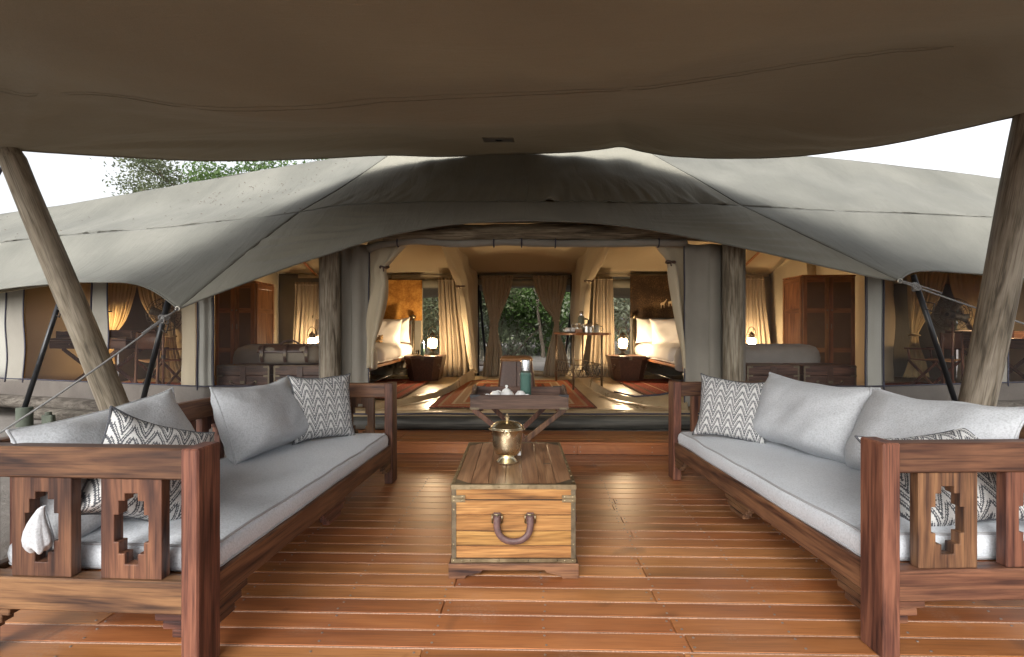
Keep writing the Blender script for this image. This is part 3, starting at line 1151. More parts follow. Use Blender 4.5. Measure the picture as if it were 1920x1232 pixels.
# spread the seam so that hip edges run from the seam's ends to the anchors
HL, HR = resample(row(hipL[3:]), NS), resample(row(hipR[3:]), NS)
hs_ = np.zeros((NS, NA, 3))
for i in range(NS):
    s = i / (NS - 1)
    base = S1 * (1 - s) + E1 * s
    a = np.arange(NA) / (NA - 1)
    fl = np.clip(1 - a / .28, 0, 1)[:, None] ** 1.5
    fr = np.clip(1 - (1 - a) / .28, 0, 1)[:, None] ** 1.5
    hs_[i] = base + (HL[i] - base[0]) * fl + (HR[i] - base[-1]) * fr


def skfn(s, t, p):
    e = min(t, 1 - t)
    fold = math.exp(-((e - .12) / .10) ** 2) * math.sin(math.pi * min(1, s)) * (.055 if t < .5 else .04)
    k = nz((s - t * (1 if t < .5 else -1) * 1.2) * 16, t * 4, 4.0)
    return fold * k + .008 * nz(p[0] * 1.6, p[2] * 1.6, 6.1)
hoodskirt = displace(hs_, skfn)
sheet('hood_skirt', hoodskirt, M['hood'])

# seams and hems
for P in (slopeL[-1], slopeR[-1], hood[-1]):
    q = [Vector(p) + Vector((0, -.008, .009)) for p in P[::2]]
    ribbon('seam', q, .0035, M['fly'])
for P in (hs_[:, 0], hs_[:, -1]):
    ribbon('seam', [Vector(p) + Vector((0, -.003, .002)) for p in P], .006, M['fly'])
for P in (slopeL[:, 0], slopeR[:, 0]):
    ribbon('seam', [Vector(p) + Vector((0, -.003, .003)) for p in P[::2]], .007, M['fly'])
for P in (awL[-1], awR[-1], hoodskirt[-1]):
    ribbon('hem', [Vector(p) for p in P[::2]], .009, M['fly'])
# a vertical join in the hood, a little left of its middle
jx = int(.515 * 169)
ribbon('seam', [Vector(p) + Vector((0, -.008, .004)) for p in hood[::2, jx]], .008, M['hood'])
# back slope of the fly, down to a back eave
backTop = [Vector(p) for p in np.concatenate([slopeL[0][::-1][::10], hood[0][10:-10:10], slopeR[0][::10]])]
backLow = []
for p in backTop:
    f = abs(p.x) / 9
    backLow.append(Vector((p.x * 1.02, 12.3 - .6 * f, 1.95 - .25 * f * f + .28 * math.exp(-((p.x - .15) / 1.6) ** 2))))
P = loft([backTop, [a.lerp(b, .5) - Vector((0, 0, .12)) for a, b in zip(backTop, backLow)], backLow], 120, 30)
BACKROOF = displace(P, wr(.9, .02))
sheet('back_roof_panel', BACKROOF, M['fly'])
# leaf litter on the left slope
lit = G()
rl = random.Random(8)
for i in range(150):
    a, b = rl.random(), rl.random()
    if rl.random() < .5: a, b = .35 + rl.gauss(0, .16), .2 + rl.gauss(0, .09)
    ii, jj = min(44, max(1, int(a * 45))), min(147, max(1, int(b * 149)))
    p = Vector(slopeL[ii, jj]) + Vector((rl.uniform(-.02, .02), -.006, .012))
    s = rl.uniform(.006, .018)
    an = rl.uniform(0, 3.14)
    d = Vector((math.cos(an), math.sin(an) * .7, math.sin(an) * .5)) * s
    e = Vector((-math.sin(an), math.cos(an) * .7, math.cos(an) * .5)) * s * .5
    lit.add([p - d, p - e, p + d, p + e, p + Vector((0, -.004, .008))], [(0, 1, 4), (1, 2, 4), (2, 3, 4), (3, 0, 4)])
o = lit.build('leaf_litter', M['bark'])
tag(o, 'dry leaf bits scattered on the left roof slope', 'leaf litter', None, 'stuff')


# the height of the fly above a place: walls and lining stop below it
def _bvh():
    from mathutils.bvhtree import BVHTree
    V, F = [], []
    for A in (slopeL, awL, slopeR, awR, hood, hoodskirt, BACKROOF):
        n, (a, b) = len(V), A.shape[:2]
        V += [tuple(p) for p in A.reshape(-1, 3)]
        F += [(n + i * b + j, n + i * b + j + 1, n + (i + 1) * b + j + 1, n + (i + 1) * b + j) for i in range(a - 1) for j in range(b - 1)]
    return BVHTree.FromPolygons(V, F)
FLY = _bvh()


def fly_z(x, y, default=9.0):
    z = default
    for dx in (-.06, 0, .06):
        for dy in (-.06, 0, .06):
            h = FLY.ray_cast(Vector((x + dx, y + dy, -1)), Vector((0, 0, 1)))
            if h[0] is not None: z = min(z, h[0].z)
    return z


def below_fly(P, gap=.07):
    Q = P.copy()
    for i in range(P.shape[0]):
        for j in range(P.shape[1]):
            Q[i, j, 2] = min(Q[i, j, 2], fly_z(P[i, j, 0], P[i, j, 1]) - gap)
    return Q


# --- timber frame ------------------------------------------------------------
def post(name, x, y, z0, z1, r, mat, seed, parent=None):
    prof_n = 22
    rows_ = []
    for i in range(14):
        t = i / 13
        z = z0 + (z1 - z0) * t
        ring = []
        for j in range(prof_n):
            a = 2 * math.pi * j / prof_n
            rr = r * (1 + .05 * nz(math.cos(a) * 1.4 + seed, math.sin(a) * 1.4, z * .8) - .035 * max(0, nz(a * 2.4, seed, z * .35)) * 2)
            ring.append((rr * math.cos(a), rr * math.sin(a), z - z0))
        rows_.append(ring)
    g = G()
    g.grid(np.array(rows_), closed_u=True)
    n = len(g.V)
    g.F.append(tuple(range(prof_n))[::-1])
    g.F.append(tuple(n - prof_n + j for j in range(prof_n)))
    o = g.build(name, mat, parent, smooth=True, loc=(x, y, z0), angle=50)
    return o
frame = thing('door_frame', 'rough round-log door frame at the tent front: two posts and a beam', 'door frame', (.16, 5.82, .14))
for (u, sd) in ((619, 1.0), (1374, 9.0)):
    p = at(u, 600, 5.82)
    top = min(2.27, fly_z(p.x, 5.82) - .14 - .10)
    for dx in (-.11, .11): top = min(top, fly_z(p.x + dx, 5.71) - .14 - .03)
    o = post('post', p.x - .16, 0, 0, top, .113, M['old_z'], sd, frame)
    o.location = (p.x - .16, 0, 0)
g = G()
bx0, bx1 = at(715, 430, 5.8).x, at(1335, 430, 5.8).x
beam_pts = [(x - .16, .12 + .012 * math.sin(x * 2.1), 2.335 - .14 + .012 * math.sin(x * 1.1) + .006 * math.sin(x * 5)) for x in np.linspace(bx0, bx1, 24)]
g.tube(beam_pts, [.105 + .006 * math.sin(i * 1.7) for i in range(24)], 16)
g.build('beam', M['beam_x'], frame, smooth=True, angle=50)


# --- front walls -------------------------------------------------------------
def wl(u, v, off=0.0):
    """a point on the canvas front wall, seen at (u, v): the wings fold back from the two corner columns"""
    k = (u - 968) / 960
    if u < 385: Y = 4.78 / (1 + .305 * k)
    elif u > 1640: Y = 4.979 / (1 - .222 * k)
    else: Y = 5.9
    return at(u, v, Y - off)


def wallgrid(name, us, v0, v1, mat, off=0.0, nv=10, amp=.01, seed=0.0, thick=.004, wavy=0.0, z0=None, z1=None, parent=TENT):
    rows_ = []
    for i in range(nv):
        s = i / (nv - 1)
        r_ = []
        for j, u in enumerate(us):
            uu = u
            if wavy: uu = u + wavy * math.sin(s * 9 + seed + (0 if j < len(us) / 2 else 1.0)) * (.3 + s)
            p = wl(uu, 620, off)
            a = z1 if z1 is not None else wl(uu, v0, off).z
            a = min(a, fly_z(p.x, p.y) - .035)
            b = z0 if z0 is not None else wl(uu, v1, off).z
            p.z = a + (b - a) * s
            r_.append(p)
        rows_.append(r_)
    P = np.array([[tuple(p) for p in r_] for r_ in rows_])
    P = displace(P, lambda s, t, p: amp * nz(p[0] * 2.2, p[2] * 1.1, seed) + amp * .4 * nz(p[0] * 7, p[2] * 3, seed + 3))
    return sheet(name, P, mat, parent, thick), P


ZB, ZT = .545, 2.28
lin = np.linspace
# pale wall panel at the far left, canvas columns with navy piping, mesh windows between them
wallgrid('wall_panel', lin(-270, 24, 24), 0, 0, M['wall_pale'], 0, 8, .012, 1, z0=ZB - .02, z1=ZT)
wallgrid('wall_panel', lin(1990, 2250, 20), 0, 0, M['wall_pale'], 0, 8, .012, 2, z0=ZB - .02, z1=ZT)
for (a, b, sd, mt) in ((12, 46, 1, 'wall'), (173, 203, 2, 'wall'), (371, 401, 3, 'wall_pale'), (1622, 1656, 4, 'wall_pale'), (1868, 1889, 5, 'wall'), (1975, 2000, 6, 'wall')):
    o, P = wallgrid('canvas_column', lin(a, b, 8), 0, 0, M[mt], .014, 26, .006, sd, wavy=2.2 if sd < 3 else .5, z0=ZB - .03, z1=ZT)
    for e in ([0, -1] if sd > 2 else [0, -1]):
        g = G()
        k = 0 if e == 0 else -1
        g.tube([Vector(p) + Vector((0, -.008, 0)) for p in P[:, e]], .009, 6)
        g.build('piping', M['navy'], o, smooth=True)
        if sd in (3, 4):
            g = G()
            g.tube([Vector(p) + Vector(((.02 if e == 0 else -.02), -.008, 0)) for p in P[:, e]], .003, 5)
            g.build('piping', M['navy'], o, smooth=True)
for (a, b) in ((47, 172), (204, 370), (402, 606), (1388, 1621), (1657, 1867), (1890, 1974)):
    g = G()
    us = lin(a, b, 8)
    tops = [min(ZT, fly_z(*wl(u, 620, -.004).xy) - .035) for u in us]
    P = np.array([[tuple(wl(u, 620, -.004).xy) + (ZB + (zt_ - ZB) * k,) for u, zt_ in zip(us, tops)] for k in lin(1, 0, 6)])
    g.grid(P)
    g.build('mesh_window', M['mesh'], TENT)
# canvas panels between the posts and the open door
flat = lambda u, z, Y: Vector(((u - 968) / 960 * Y, Y, z))
for (a, b, sd) in ((640, 692, 3), (1283, 1356, 8)):
    rows_ = [[flat(a + (b - a) * j / 11, z, 5.93 - .03 * math.sin(j * .8 + sd)) for j in range(12)] for z in lin(2.2, .32, 22)]
    P = displace(np.array([[tuple(p) for p in r_] for r_ in rows_]), lambda s, t, p: .016 * nz(p[0] * 4, p[2] * 2.2, sd) + .006 * nz(p[0] * 14, p[2] * 9, sd))
    o = sheet('door_side_panel', P, M['wall'])
    g = G()
    e = -1 if a < 900 else 0
    g.tube([Vector(p) + Vector((0, -.004, 0)) for p in P[:, e]], .008, 5)
    g.build('piping', M['navy'], o, smooth=True)
    g = G()
    g.tube([Vector(p) + Vector((0, -.006, 0)) for p in P[:, 4 if a < 900 else 7]], .004, 5)
    g.build('seam', M['hood'], o, smooth=True)
    # the panel goes back behind the post, towards the mesh window
    c = (598, 642) if a < 900 else (1354, 1398)
    P = np.array([[tuple(flat(u, z, 5.97)) for u in lin(*c, 4)] for z in lin(2.25, .4, 4)])
    sheet('door_side_panel', P, M['wall'])

# skirt below the windows and its dark lower hem
for us, sd in ((lin(-270, 622, 110), 1.0), (lin(1352, 2250, 110), 4.0)):
    rows_ = []
    for i, z in enumerate(lin(ZB + .015, .30, 12)):
        s = i / 11
        rows_.append([Vector((*wl(u, 620, .012 + .055 * s).xy, z - .02 * s * nz(u * .02, sd))) for u in us])
    P = displace(np.array([[tuple(p) for p in r_] for r_ in rows_]), lambda s, t, p: .016 * s * nz(p[0] * 3.1, p[2] * 4, sd) + .008 * nz(p[0] * 9, p[2] * 7, sd) * s)
    o = sheet('skirt', P, M['skirt'])
    g = G()
    g.tube([Vector(p) + Vector((0, -.004, .002)) for p in P[0]], .008, 5)
    g.build('hem', M['navy'], o, smooth=True)

# --- lining (the inner ceiling) ------------------------------------------------
bt = 2.34
back = [(-4.75, 10.28, bt), (-2.5, 10.28, bt), (.16, 10.28, bt - .01), (2.6, 10.28, bt), (5.1, 10.28, bt)]
mid = [(-4.75, 9.1, 2.74), (-2.5, 9.1, 2.86), (.16, 9.1, 2.88), (2.6, 9.1, 2.86), (5.1, 9.1, 2.74)]
rid = [(-4.75, 7.9, 3.1), (-2.5, 7.9, 3.4), (.16, 7.9, 3.5), (2.6, 7.9, 3.4), (5.1, 7.9, 3.1)]
fro = [(-4.75, 6.0, 2.3), (-2.5, 6.0, 2.42), (.16, 6.0, 2.46), (2.6, 6.0, 2.42), (5.1, 6.0, 2.3)]
P = loft([back, mid, rid], 60, 24)
sheet('lining', below_fly(displace(P, wr(1.2, .018, 1, 3))), M['lining'])
P = loft([rid, fro], 60, 16)
sheet('lining', below_fly(displace(P, wr(1.2, .018, 1, 8))), M['lining'])
for sx, x0 in ((-1, -4.75), (1, 5.1)):
    P = loft([[(x0, 10.28, bt), (x0, 9.1, 2.74), (x0, 7.9, 3.1), (x0, 6.0, 2.3)], [(x0 + sx * 4.2, 9.6, 2.15), (x0 + sx * 4.2, 9.1, 2.2), (x0 + sx * 4.2, 8.3, 2.25), (x0 + sx * 4.2, 7.2, 1.9)]], 30, 16)
    sheet('lining', below_fly(displace(P, wr(1.1, .015, 1, 5))), M['lining'])
# light battens in the lining corners
for a, b in (((-4.05, 8.75, 2.80), (-3.98, 10.2, 2.30)), ((4.42, 8.75, 2.80), (4.35, 10.2, 2.30))):
    g = G().bar(a, b, .05, .02)
    g.build('batten', M['robe_x'], TENT)

# --- back wall with the open back door and two bedside windows -----------------
BY = 10.32


def bx(u): return (u - 968) / 960 * BY


def bz(v): return 1.2 + (620 - v) / 960 * BY


def backpanel(u0, u1, z0, z1, mat='flap', name='back_wall_panel', y=BY, n=10):
    P = np.array([[(bx(u0) + (bx(u1) - bx(u0)) * j / n, y, z) for j in range(n + 1)] for z in lin(z1, z0, 8)])
    return sheet(name, displace(P, wr(1.7, .012, 1, u0)), M[mat])
backpanel(520, 737, FZ - .05, bt, 'wall')
backpanel(735, 793, FZ - .05, bz(515), 'wall')
backpanel(828, 893, FZ - .05, bt, 'wall')
backpanel(790, 830, FZ - .05, bz(672), 'wall')
backpanel(735, 893, bz(540), bt, 'flap', 'valance', BY - .03)
backpanel(560, 737, bz(522), bt, 'flap', 'valance', BY - .03)
backpanel(1076, 1148, FZ - .05, bt, 'wall')
backpanel(1182, 1460, FZ - .05, bt, 'wall')
backpanel(1146, 1184, FZ - .05, bz(672), 'wall')
backpanel(1076, 1270, bz(519), bt, 'flap', 'valance', BY - .03)
backpanel(1260, 1440, bz(519), bt, 'flap', 'valance', BY - .03)
backpanel(890, 1078, bz(521), bt + .01, 'hood', 'valance', BY - .02)
# rolled dark door blind and its rail
g = G().tube([(bx(u), BY - .05, bz(530) + .01 * math.sin(u * .05)) for u in lin(897, 1068, 14)], .075, 12)
g.build('rolled_blind', M['hood'], TENT, smooth=True)
g = G().tube([(bx(897), BY - .14, bz(523)), (bx(1068), BY - .14, bz(523))], .014, 8)
g.build('curtain_rail', M['bronze'], TENT, smooth=True)
for u0, u1 in ((790, 830), (1146, 1184)):
    g = G().tube([(bx(u), BY - .02, bz(532)) for u in lin(u0, u1, 6)], .09, 12)
    g.build('rolled_blind', M['hood'], TENT, smooth=True)
    g = G()
    g.grid(np.array([[(bx(u), BY + .01, z) for u in lin(u0, u1, 3)] for z in (bz(540), bz(672))]))
    g.build('mesh_window', M['mesh'], TENT)
    g = G()
    for u in (u0 + 1, u1 - 1): g.box(bx(u) - .015, bx(u) + .015, BY - .02, BY + .02, bz(674), bz(540))
    g.build('window_trim', M['lining'], TENT)
# steel door poles and sill roll
for u in (897, 1071):
    g = G().tube([(bx(u), BY - .06, FZ), (bx(u), BY - .06, bt - .02)], .026, 10)
    g.build('door_pole', M['black_steel'], TENT, smooth=True)
for u0, v0, u1, v1 in ((899, 545, 912, 692), (1076, 545, 1058, 680)):
    a, b = at(u0, v0, 10.9), at(u1, v1, 12.0)
    g = G().tube([a, b], .03, 8)
    g.build('guy_pole', M['black_steel'], TENT, smooth=True)
g = G().tube([(bx(u), BY - .02, FZ + .045 + .01 * math.sin(u * .09)) for u in lin(890, 1082, 20)], .05, 10)
g.build('door_sill', M['floor_sheet'], TENT, smooth=True)

# --- floor sheet, folding down over the front log -------------------------------
fl = []
for s in lin(0, 1, 40):
    y = BY + .03 - s * (BY + .03 - 5.72)
    fl.append([(x, y, FZ) for x in lin(-9.2, 9.4, 120)])
A = np.array(fl)
for i in range(A.shape[0]):
    for j in range(A.shape[1]):
        x, y, z = A[i, j]
        cut = 5.9 - (0 if abs(x - .2) < 3.8 else 0)
        if x < -3.7: A[i, j, 1] = max(y, 5.95 + (-3.7 - x) * .305)
        if x > 4.15: A[i, j, 1] = max(y, 5.95 + (x - 4.15) * .222)
        A[i, j, 2] += .006 * nz(x * 3, y * 3, 1) + .004 * nz(x * 9, y * 4, 5)
o = sheet('floor_sheet', A, M['floor_sheet'])
rows_ = []
xs = lin(-2.5, 2.9, 100)
for (y, z) in ((5.73, .302), (5.70, .296), (5.685, .27), (5.68, .262), (5.66, .258), (5.63, .245), (5.60, .225)):
    rows_.append([(x, y + .008 * nz(x * 3, z * 30, 2), z + .008 * nz(x * 2.2, y * 9, 4)) for x in xs])
sheet('floor_edge', np.array(rows_), M['floor_sheet'])
g = G()
g.tube([(x, 5.672 + .006 * nz(x * 2, 1), .278 + .008 * nz(x * 1.7, 3)) for x in xs], .010, 6)
g.build('hem', M['navy'], TENT, smooth=True)

# --- bath wings: partitions and back walls ---------------------------------------
for pts_, sd in (([(-3.74, 5.97), (-4.75, 7.3), (-4.78, 10.3)], 1), ([(4.19, 5.97), (5.15, 7.3), (5.12, 10.3)], 4)):
    P = np.array([[(x, y, z) for (x, y) in resample([(a, b, 0) for a, b in pts_], 40)[:, :2]] for z in lin(2.75, FZ - .03, 14)])
    sheet('partition', below_fly(displace(P, wr(1.6, .02, 1, sd)), .1), M['flap'])
# back walls of the wings, with a doorway gap behind the gold curtains
for x0, x1, d0, d1, sd in ((-9.4, -4.75, -7.0, -6.0, 2), (5.1, 9.6, 6.65, 7.75, 6)):
    for a, b, z0 in ((x0, d0, FZ - .03), (d1, x1, FZ - .03), (d0, d1, 2.02)):
        P = np.array([[(x, 9.0, z) for x in lin(a, b, 14)] for z in lin(2.4, z0, 12)])
        sheet('wing_wall', below_fly(displace(P, wr(1.7, .07, 1, sd)), .1), M['lining'])
    # the dark closet behind the gap
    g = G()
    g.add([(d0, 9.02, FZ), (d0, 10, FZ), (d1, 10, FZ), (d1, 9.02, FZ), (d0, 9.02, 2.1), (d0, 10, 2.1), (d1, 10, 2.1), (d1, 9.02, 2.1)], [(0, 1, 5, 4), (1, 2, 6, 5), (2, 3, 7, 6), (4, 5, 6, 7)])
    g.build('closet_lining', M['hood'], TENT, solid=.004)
# end walls
for x, y0, y1 in ((-9.3, 7.6, 9.1), (9.5, 7.0, 9.1)):
    P = np.array([[(x, y, z) for y in lin(y0, y1, 5)] for z in lin(2.3, .2, 5)])
    sheet('end_wall', P, M['wall'])

# --- tied-back flaps ---------------------------------------------------------------
def flapgrid(rows_, nu, nv, folds, amp, name, mat, seed=0.0, parent=TENT, pinch=None):
    P = loft([[at(*p) for p in r_] for r_ in rows_], nu, nv)
    return sheet(name, displace(P, lambda s, t, p: amp * math.sin(2 * math.pi * folds * t + seed + 1.4 * nz(s * 3, t * 2, seed)) * (pinch(s) if pinch else 1) + .01 * nz(p[0] * 3, p[2] * 3, seed)), M[mat], parent)

# front door, left flap: gathered at (722,500)
flapgrid([[(688, 455, 5.97), (715, 455, 5.99), (742, 453, 5.97), (770, 452, 6.0)],
          [(689, 478, 5.96), (708, 482, 5.98), (728, 482, 5.90), (752, 474, 5.97)],
          [(689, 500, 5.96), (705, 503, 5.94), (719, 502, 5.86), (727, 500, 5.90)],
          [(688, 530, 5.96), (703, 528, 5.92), (720, 526, 5.78), (730, 526, 5.88)],
          [(687, 560, 5.96), (700, 560, 5.84), (716, 560, 5.76), (729, 558, 5.86)],
          [(687, 600, 5.96), (696, 602, 5.82), (708, 604, 5.80), (720, 602, 5.88)],
          [(689, 640, 5.96), (694, 642, 5.88), (700, 644, 5.86), (706, 643, 5.9)],
          [(690, 690, 5.96), (693, 690, 5.92), (696, 690, 5.92), (699, 690, 5.95)]], 50, 80, 2.0, .022, 'door_flap', 'flap', 1.0)
# inner fold running up from the tie
flapgrid([[(735, 454, 6.03), (752, 452, 6.06), (768, 452, 6.03)], [(722, 480, 6.0), (735, 484, 5.96), (748, 478, 6.02)], [(719, 502, 5.95), (723, 504, 5.91), (727, 502, 5.95)]], 14, 24, 1, .012, 'flap_fold', 'flap', 2.0)
# front door, right flap: a long hanging roll
flapgrid([[(1291, 455, 5.97), (1268, 455, 5.99), (1245, 455, 5.96), (1222, 455, 6.0)],
          [(1291, 475, 5.96), (1273, 478, 5.97), (1256, 478, 5.9), (1238, 474, 5.98)],
          [(1291, 492, 5.96), (1276, 493, 5.95), (1262, 493, 5.84), (1250, 492, 5.88)],
          [(1291, 520, 5.96), (1280, 522, 5.97), (1268, 522, 5.80), (1253, 520, 5.86)],
          [(1291, 560, 5.96), (1283, 562, 5.97), (1272, 562, 5.80), (1259, 560, 5.86)],
          [(1290, 610, 5.96), (1285, 612, 5.96), (1278, 612, 5.82), (1269, 610, 5.87)],
          [(1289, 660, 5.96), (1286, 662, 5.95), (1283, 662, 5.86), (1279, 660, 5.89)],
          [(1288, 700, 5.96), (1286, 700, 5.95), (1285, 700, 5.9), (1284, 700, 5.92)]], 40, 70, .8, .012, 'door_flap', 'flap', 3.0)
# bedroom partitions tied back to the back wall
flapgrid([[(812, 440, 8.3), (838, 440, 8.8), (862, 440, 9.2), (880, 470, 9.9)],
          [(825, 463, 8.7), (843, 463, 9.0), (866, 470, 9.5), (891, 500, 10.2)],
          [(838, 495, 9.1), (852, 497, 9.2), (870, 505, 9.6), (892, 515, 10.25)],
          [(853, 522, 9.4), (862, 523, 9.35), (876, 526, 9.7), (893, 527, 10.25)],
          [(861, 537, 9.55), (866, 538, 9.45), (878, 540, 9.75), (893, 540, 10.25)],
          [(864, 556, 9.5), (870, 556, 9.35), (880, 558, 9.7), (893, 556, 10.25)],
          [(870, 600, 9.45), (876, 600, 9.3), (884, 600, 9.7), (893, 600, 10.25)],
          [(877, 650, 9.45), (882, 650, 9.35), (888, 650, 9.75), (893, 650, 10.25)],
          [(884, 694, 9.5), (887, 694, 9.45), (890, 696, 9.8), (893, 700, 10.25)]], 60, 90, 3.0, .035, 'partition_flap', 'flap', 5.0)
flapgrid([[(1160, 440, 8.3), (1130, 440, 8.8), (1100, 445, 9.2), (1082, 475, 9.9)],
          [(1146, 463, 8.7), (1125, 465, 9.0), (1098, 478, 9.5), (1074, 505, 10.2)],
          [(1128, 495, 9.1), (1116, 497, 9.1), (1094, 507, 9.6), (1073, 515, 10.25)],
          [(1113, 520, 9.4), (1104, 522, 9.3), (1088, 526, 9.7), (1073, 527, 10.25)],
          [(1107, 527, 9.55), (1101, 530, 9.4), (1087, 536, 9.75), (1073, 540, 10.25)],
          [(1106, 548, 9.5), (1098, 550, 9.3), (1086, 554, 9.7), (1073, 556, 10.25)],
          [(1101, 600, 9.45), (1094, 602, 9.25), (1083, 602, 9.7), (1073, 600, 10.25)],
          [(1094, 650, 9.45), (1088, 650, 9.3), (1080, 650, 9.75), (1073, 650, 10.25)],
          [(1086, 694, 9.5), (1083, 694, 9.45), (1078, 696, 9.8), (1073, 700, 10.25)]], 60, 90, 3.0, .035, 'partition_flap', 'flap', 7.0)
# ties
for p, r_ in ((at(722, 502, 5.86), .05), (at(1256, 492, 5.84), .055), (at(863, 537, 9.46), .09), (at(1104, 527, 9.42), .09)):
    g = G().tube([p + Vector((r_ * math.cos(a), -.03 + .03 * math.sin(a), .012 * math.sin(a * 2))) for a in lin(0, 6.28, 14)[:-1]], .011, 6, closed=True)
    g.tube([p + Vector((-.01, -.05, 0)), p + Vector((.0, -.06, -.05))], .008, 5)
    g.build('tie', M['leather_dark'], TENT, smooth=True)

# floor-level flaps of the partitions: low canvas walls curving over the floor
def kerb(top, low, seed, name='floor_flap', mat='floor_sheet'):
    mids = [tuple(a * .5 + b * .5 for a, b in zip(p, q)) for p, q in zip(top, low)]
    P = loft([[at(*p) for p in top], [at(*p) + Vector((0, .02, .02)) for p in mids], [at(*p) for p in low]], 60, 12)
    return sheet(name, displace(P, lambda s, t, p: .014 * nz(p[0] * 3, p[1] * 3, seed) + .008 * nz(p[0] * 11, p[1] * 9, seed)), M[mat])
def onz(u, v, z):
    """the place at height z that the photograph shows at (u, v)"""
    return (u, v, (1.2 - z) * 960 / (v - 620))


def strip(us, vt, vl, zt, seed):
    kerb([onz(u, v, z) for u, v, z in zip(us, vt, zt)], [onz(u, v, .312) for u, v in zip(us, vl)], seed)
strip((889, 868, 850, 820, 780, 735, 690), (690, 704, 719, 732, 742, 750, 757), (711, 722, 733, 745, 754, 762, 770), (.50, .46, .41, .385, .375, .37, .37), 2.0)
strip((1086, 1102, 1124, 1152, 1190, 1235, 1290), (690, 706, 722, 735, 744, 741, 731), (711, 725, 738, 748, 755, 763, 771), (.50, .46, .41, .385, .38, .42, .47), 6.0)
# dark hem of the right one
g = G()
g.tube([at(*onz(*p)) + Vector((0, -.012, .006)) for p in ((1152, 735, .39), (1190, 744, .385), (1235, 741, .425), (1290, 731, .475))], .012, 6)
g.build('hem', M['navy'], TENT, smooth=True)
# loose flap behind it, tan
kerb([(1080, 672, 9.7), (1068, 690, 9.5), (1060, 705, 9.3)], [(1098, 700, 9.3), (1086, 706, 9.2), (1076, 712, 9.0)], 9.0, 'floor_flap', 'flap')

# rolled door blind under the beam, with straps
ro = [at(u, v, 5.9) for u, v in ((690, 468), (705, 461), (735, 456), (770, 452), (850, 457), (950, 454), (1000, 456), (1100, 457), (1200, 456), (1287, 455))]
g = G()
pp = resample(ro, 70)
g.tube([tuple(p) for p in pp], [.042 + .010 * nz(i * .35, 3) for i in range(70)], 12)
g.build('rolled_door', M['wall'], TENT, smooth=True)
for u, v in ((746, 454), (926, 455), (978, 455), (1041, 456), (1234, 455)):
    p = at(u, v, 5.9)
    g = G().tube([p + Vector((0, .052 * math.cos(a), .052 * math.sin(a))) for a in lin(0, 6.28, 14)[:-1]], .008, 5, closed=True)
    g.build('strap', M['navy'], TENT, smooth=True)
# dark strip hanging between roll and lining
P = np.array([[tuple(at(u, v, 6.0)) for u in lin(690, 1288, 40)] for v in (425, 440, 456)])
sheet('inner_valance', displace(P, wr(2, .012)), M['lining'])


# --- fly poles and ropes -------------------------------------------------------------
def steel_pole(a, b, label, stump=None):
    t = thing('tent_pole', label, 'pole', b, 0, 'black steel poles under the fly')
    a = Vector(a) - Vector(b)
    g = G().tube([(0, 0, 0), a], .026, 12)
    g.build('shaft', M['black_steel'], t, smooth=True)
    c = a * .82
    g = G().tube([c + Vector((.02, -.02, 0)), c + Vector((.09, -.05, -.02)), c + Vector((.07, -.05, -.1)), c + Vector((.005, -.02, -.07))], .006, 6)
    g.build('clip', M['dark_steel'], t, smooth=True)
    return t
steel_pole(at(120, 540, 6.0), at(46, 765, 5.75), 'black steel pole standing on the short green stump at far left')
steel_pole(at(316, 562, 5.1), at(258, 790, 5.45), 'black steel pole behind the leaning wooden pole on the left')
steel_pole(at(1712, 516, 5.25), at(1802, 785, 5.45), 'black steel pole leaning towards the wooden pole on the right')

t = at(46, 765, 5.75)
g = G().lathe([(.075, -.5), (.075, 0), (.07, .008), (.0001, .008)], 18)
o = g.build('stump', M['green_post'], None, smooth=True, loc=t, angle=40)
tag(o, 'short green treated stump under the far-left black pole', 'stump')
g = G().box(-.06, .06, -.03, .03, -.04, .06, .01)
g.lathe([(.03, .06), (.03, .09), (.0001, .095)], 10)
o = g.build('ground_light', M['green_post'], None, loc=at(91, 788, 5.6))
tag(o, 'small dark green garden light on the sand beside the logs', 'garden light')


def rope(name, label, a, b, sag):
    a, b = Vector(a), Vector(b)
    t = thing(name, label, 'rope', b)
    pts_ = [a.lerp(b, k) - b + Vector((0, 0, -sag * math.sin(math.pi * k))) for k in lin(0, 1, 16)]
    g = G().tube(pts_, .0085, 7)
    g.build('strand', M['rope'], t, smooth=True)
    # the second strand of the loop at the eye, up to the knot
    q = [p + Vector((.012, -.014, .022 * math.sin(math.pi * min(1, i / 5)))) for i, p in enumerate(pts_[:6])]
    if name == 'guy_rope':
        g = G().tube(q[:4], .007, 6)
        g.build('strand', M['rope'], t, smooth=True)
    k = pts_[1].lerp(pts_[2], .2)
    rr = random.Random(5)
    g = G()
    for i in range(6):
        c = k + Vector((rr.uniform(-.02, .02), rr.uniform(-.02, .02), rr.uniform(-.02, .02)))
        g.tube([c + Vector((.022 * math.cos(x), .014 * math.sin(x + i), .022 * math.sin(x))) for x in lin(0, 6.28, 10)[:-1]], .0085, 5, closed=True)
    g.build('knot', M['rope'], t, smooth=True)
    g = G().tube([pts_[0] + Vector((.02 * math.cos(x), -.01, .02 * math.sin(x))) for x in lin(0, 6.28, 14)[:-1]], .005, 6, closed=True)
    g.build('eyelet', M['pewter'], t, smooth=True)
    return t
rope('guy_rope', 'grey guy rope from the left fly corner down past the leaning pole', at(334, 579, 4.9), at(-60, 850, 4.1), .03)
rope('guy_rope', 'grey guy rope from the right fly corner passing behind the wooden pole', at(1686, 527, 4.95), at(2050, 646, 5.2), .02)

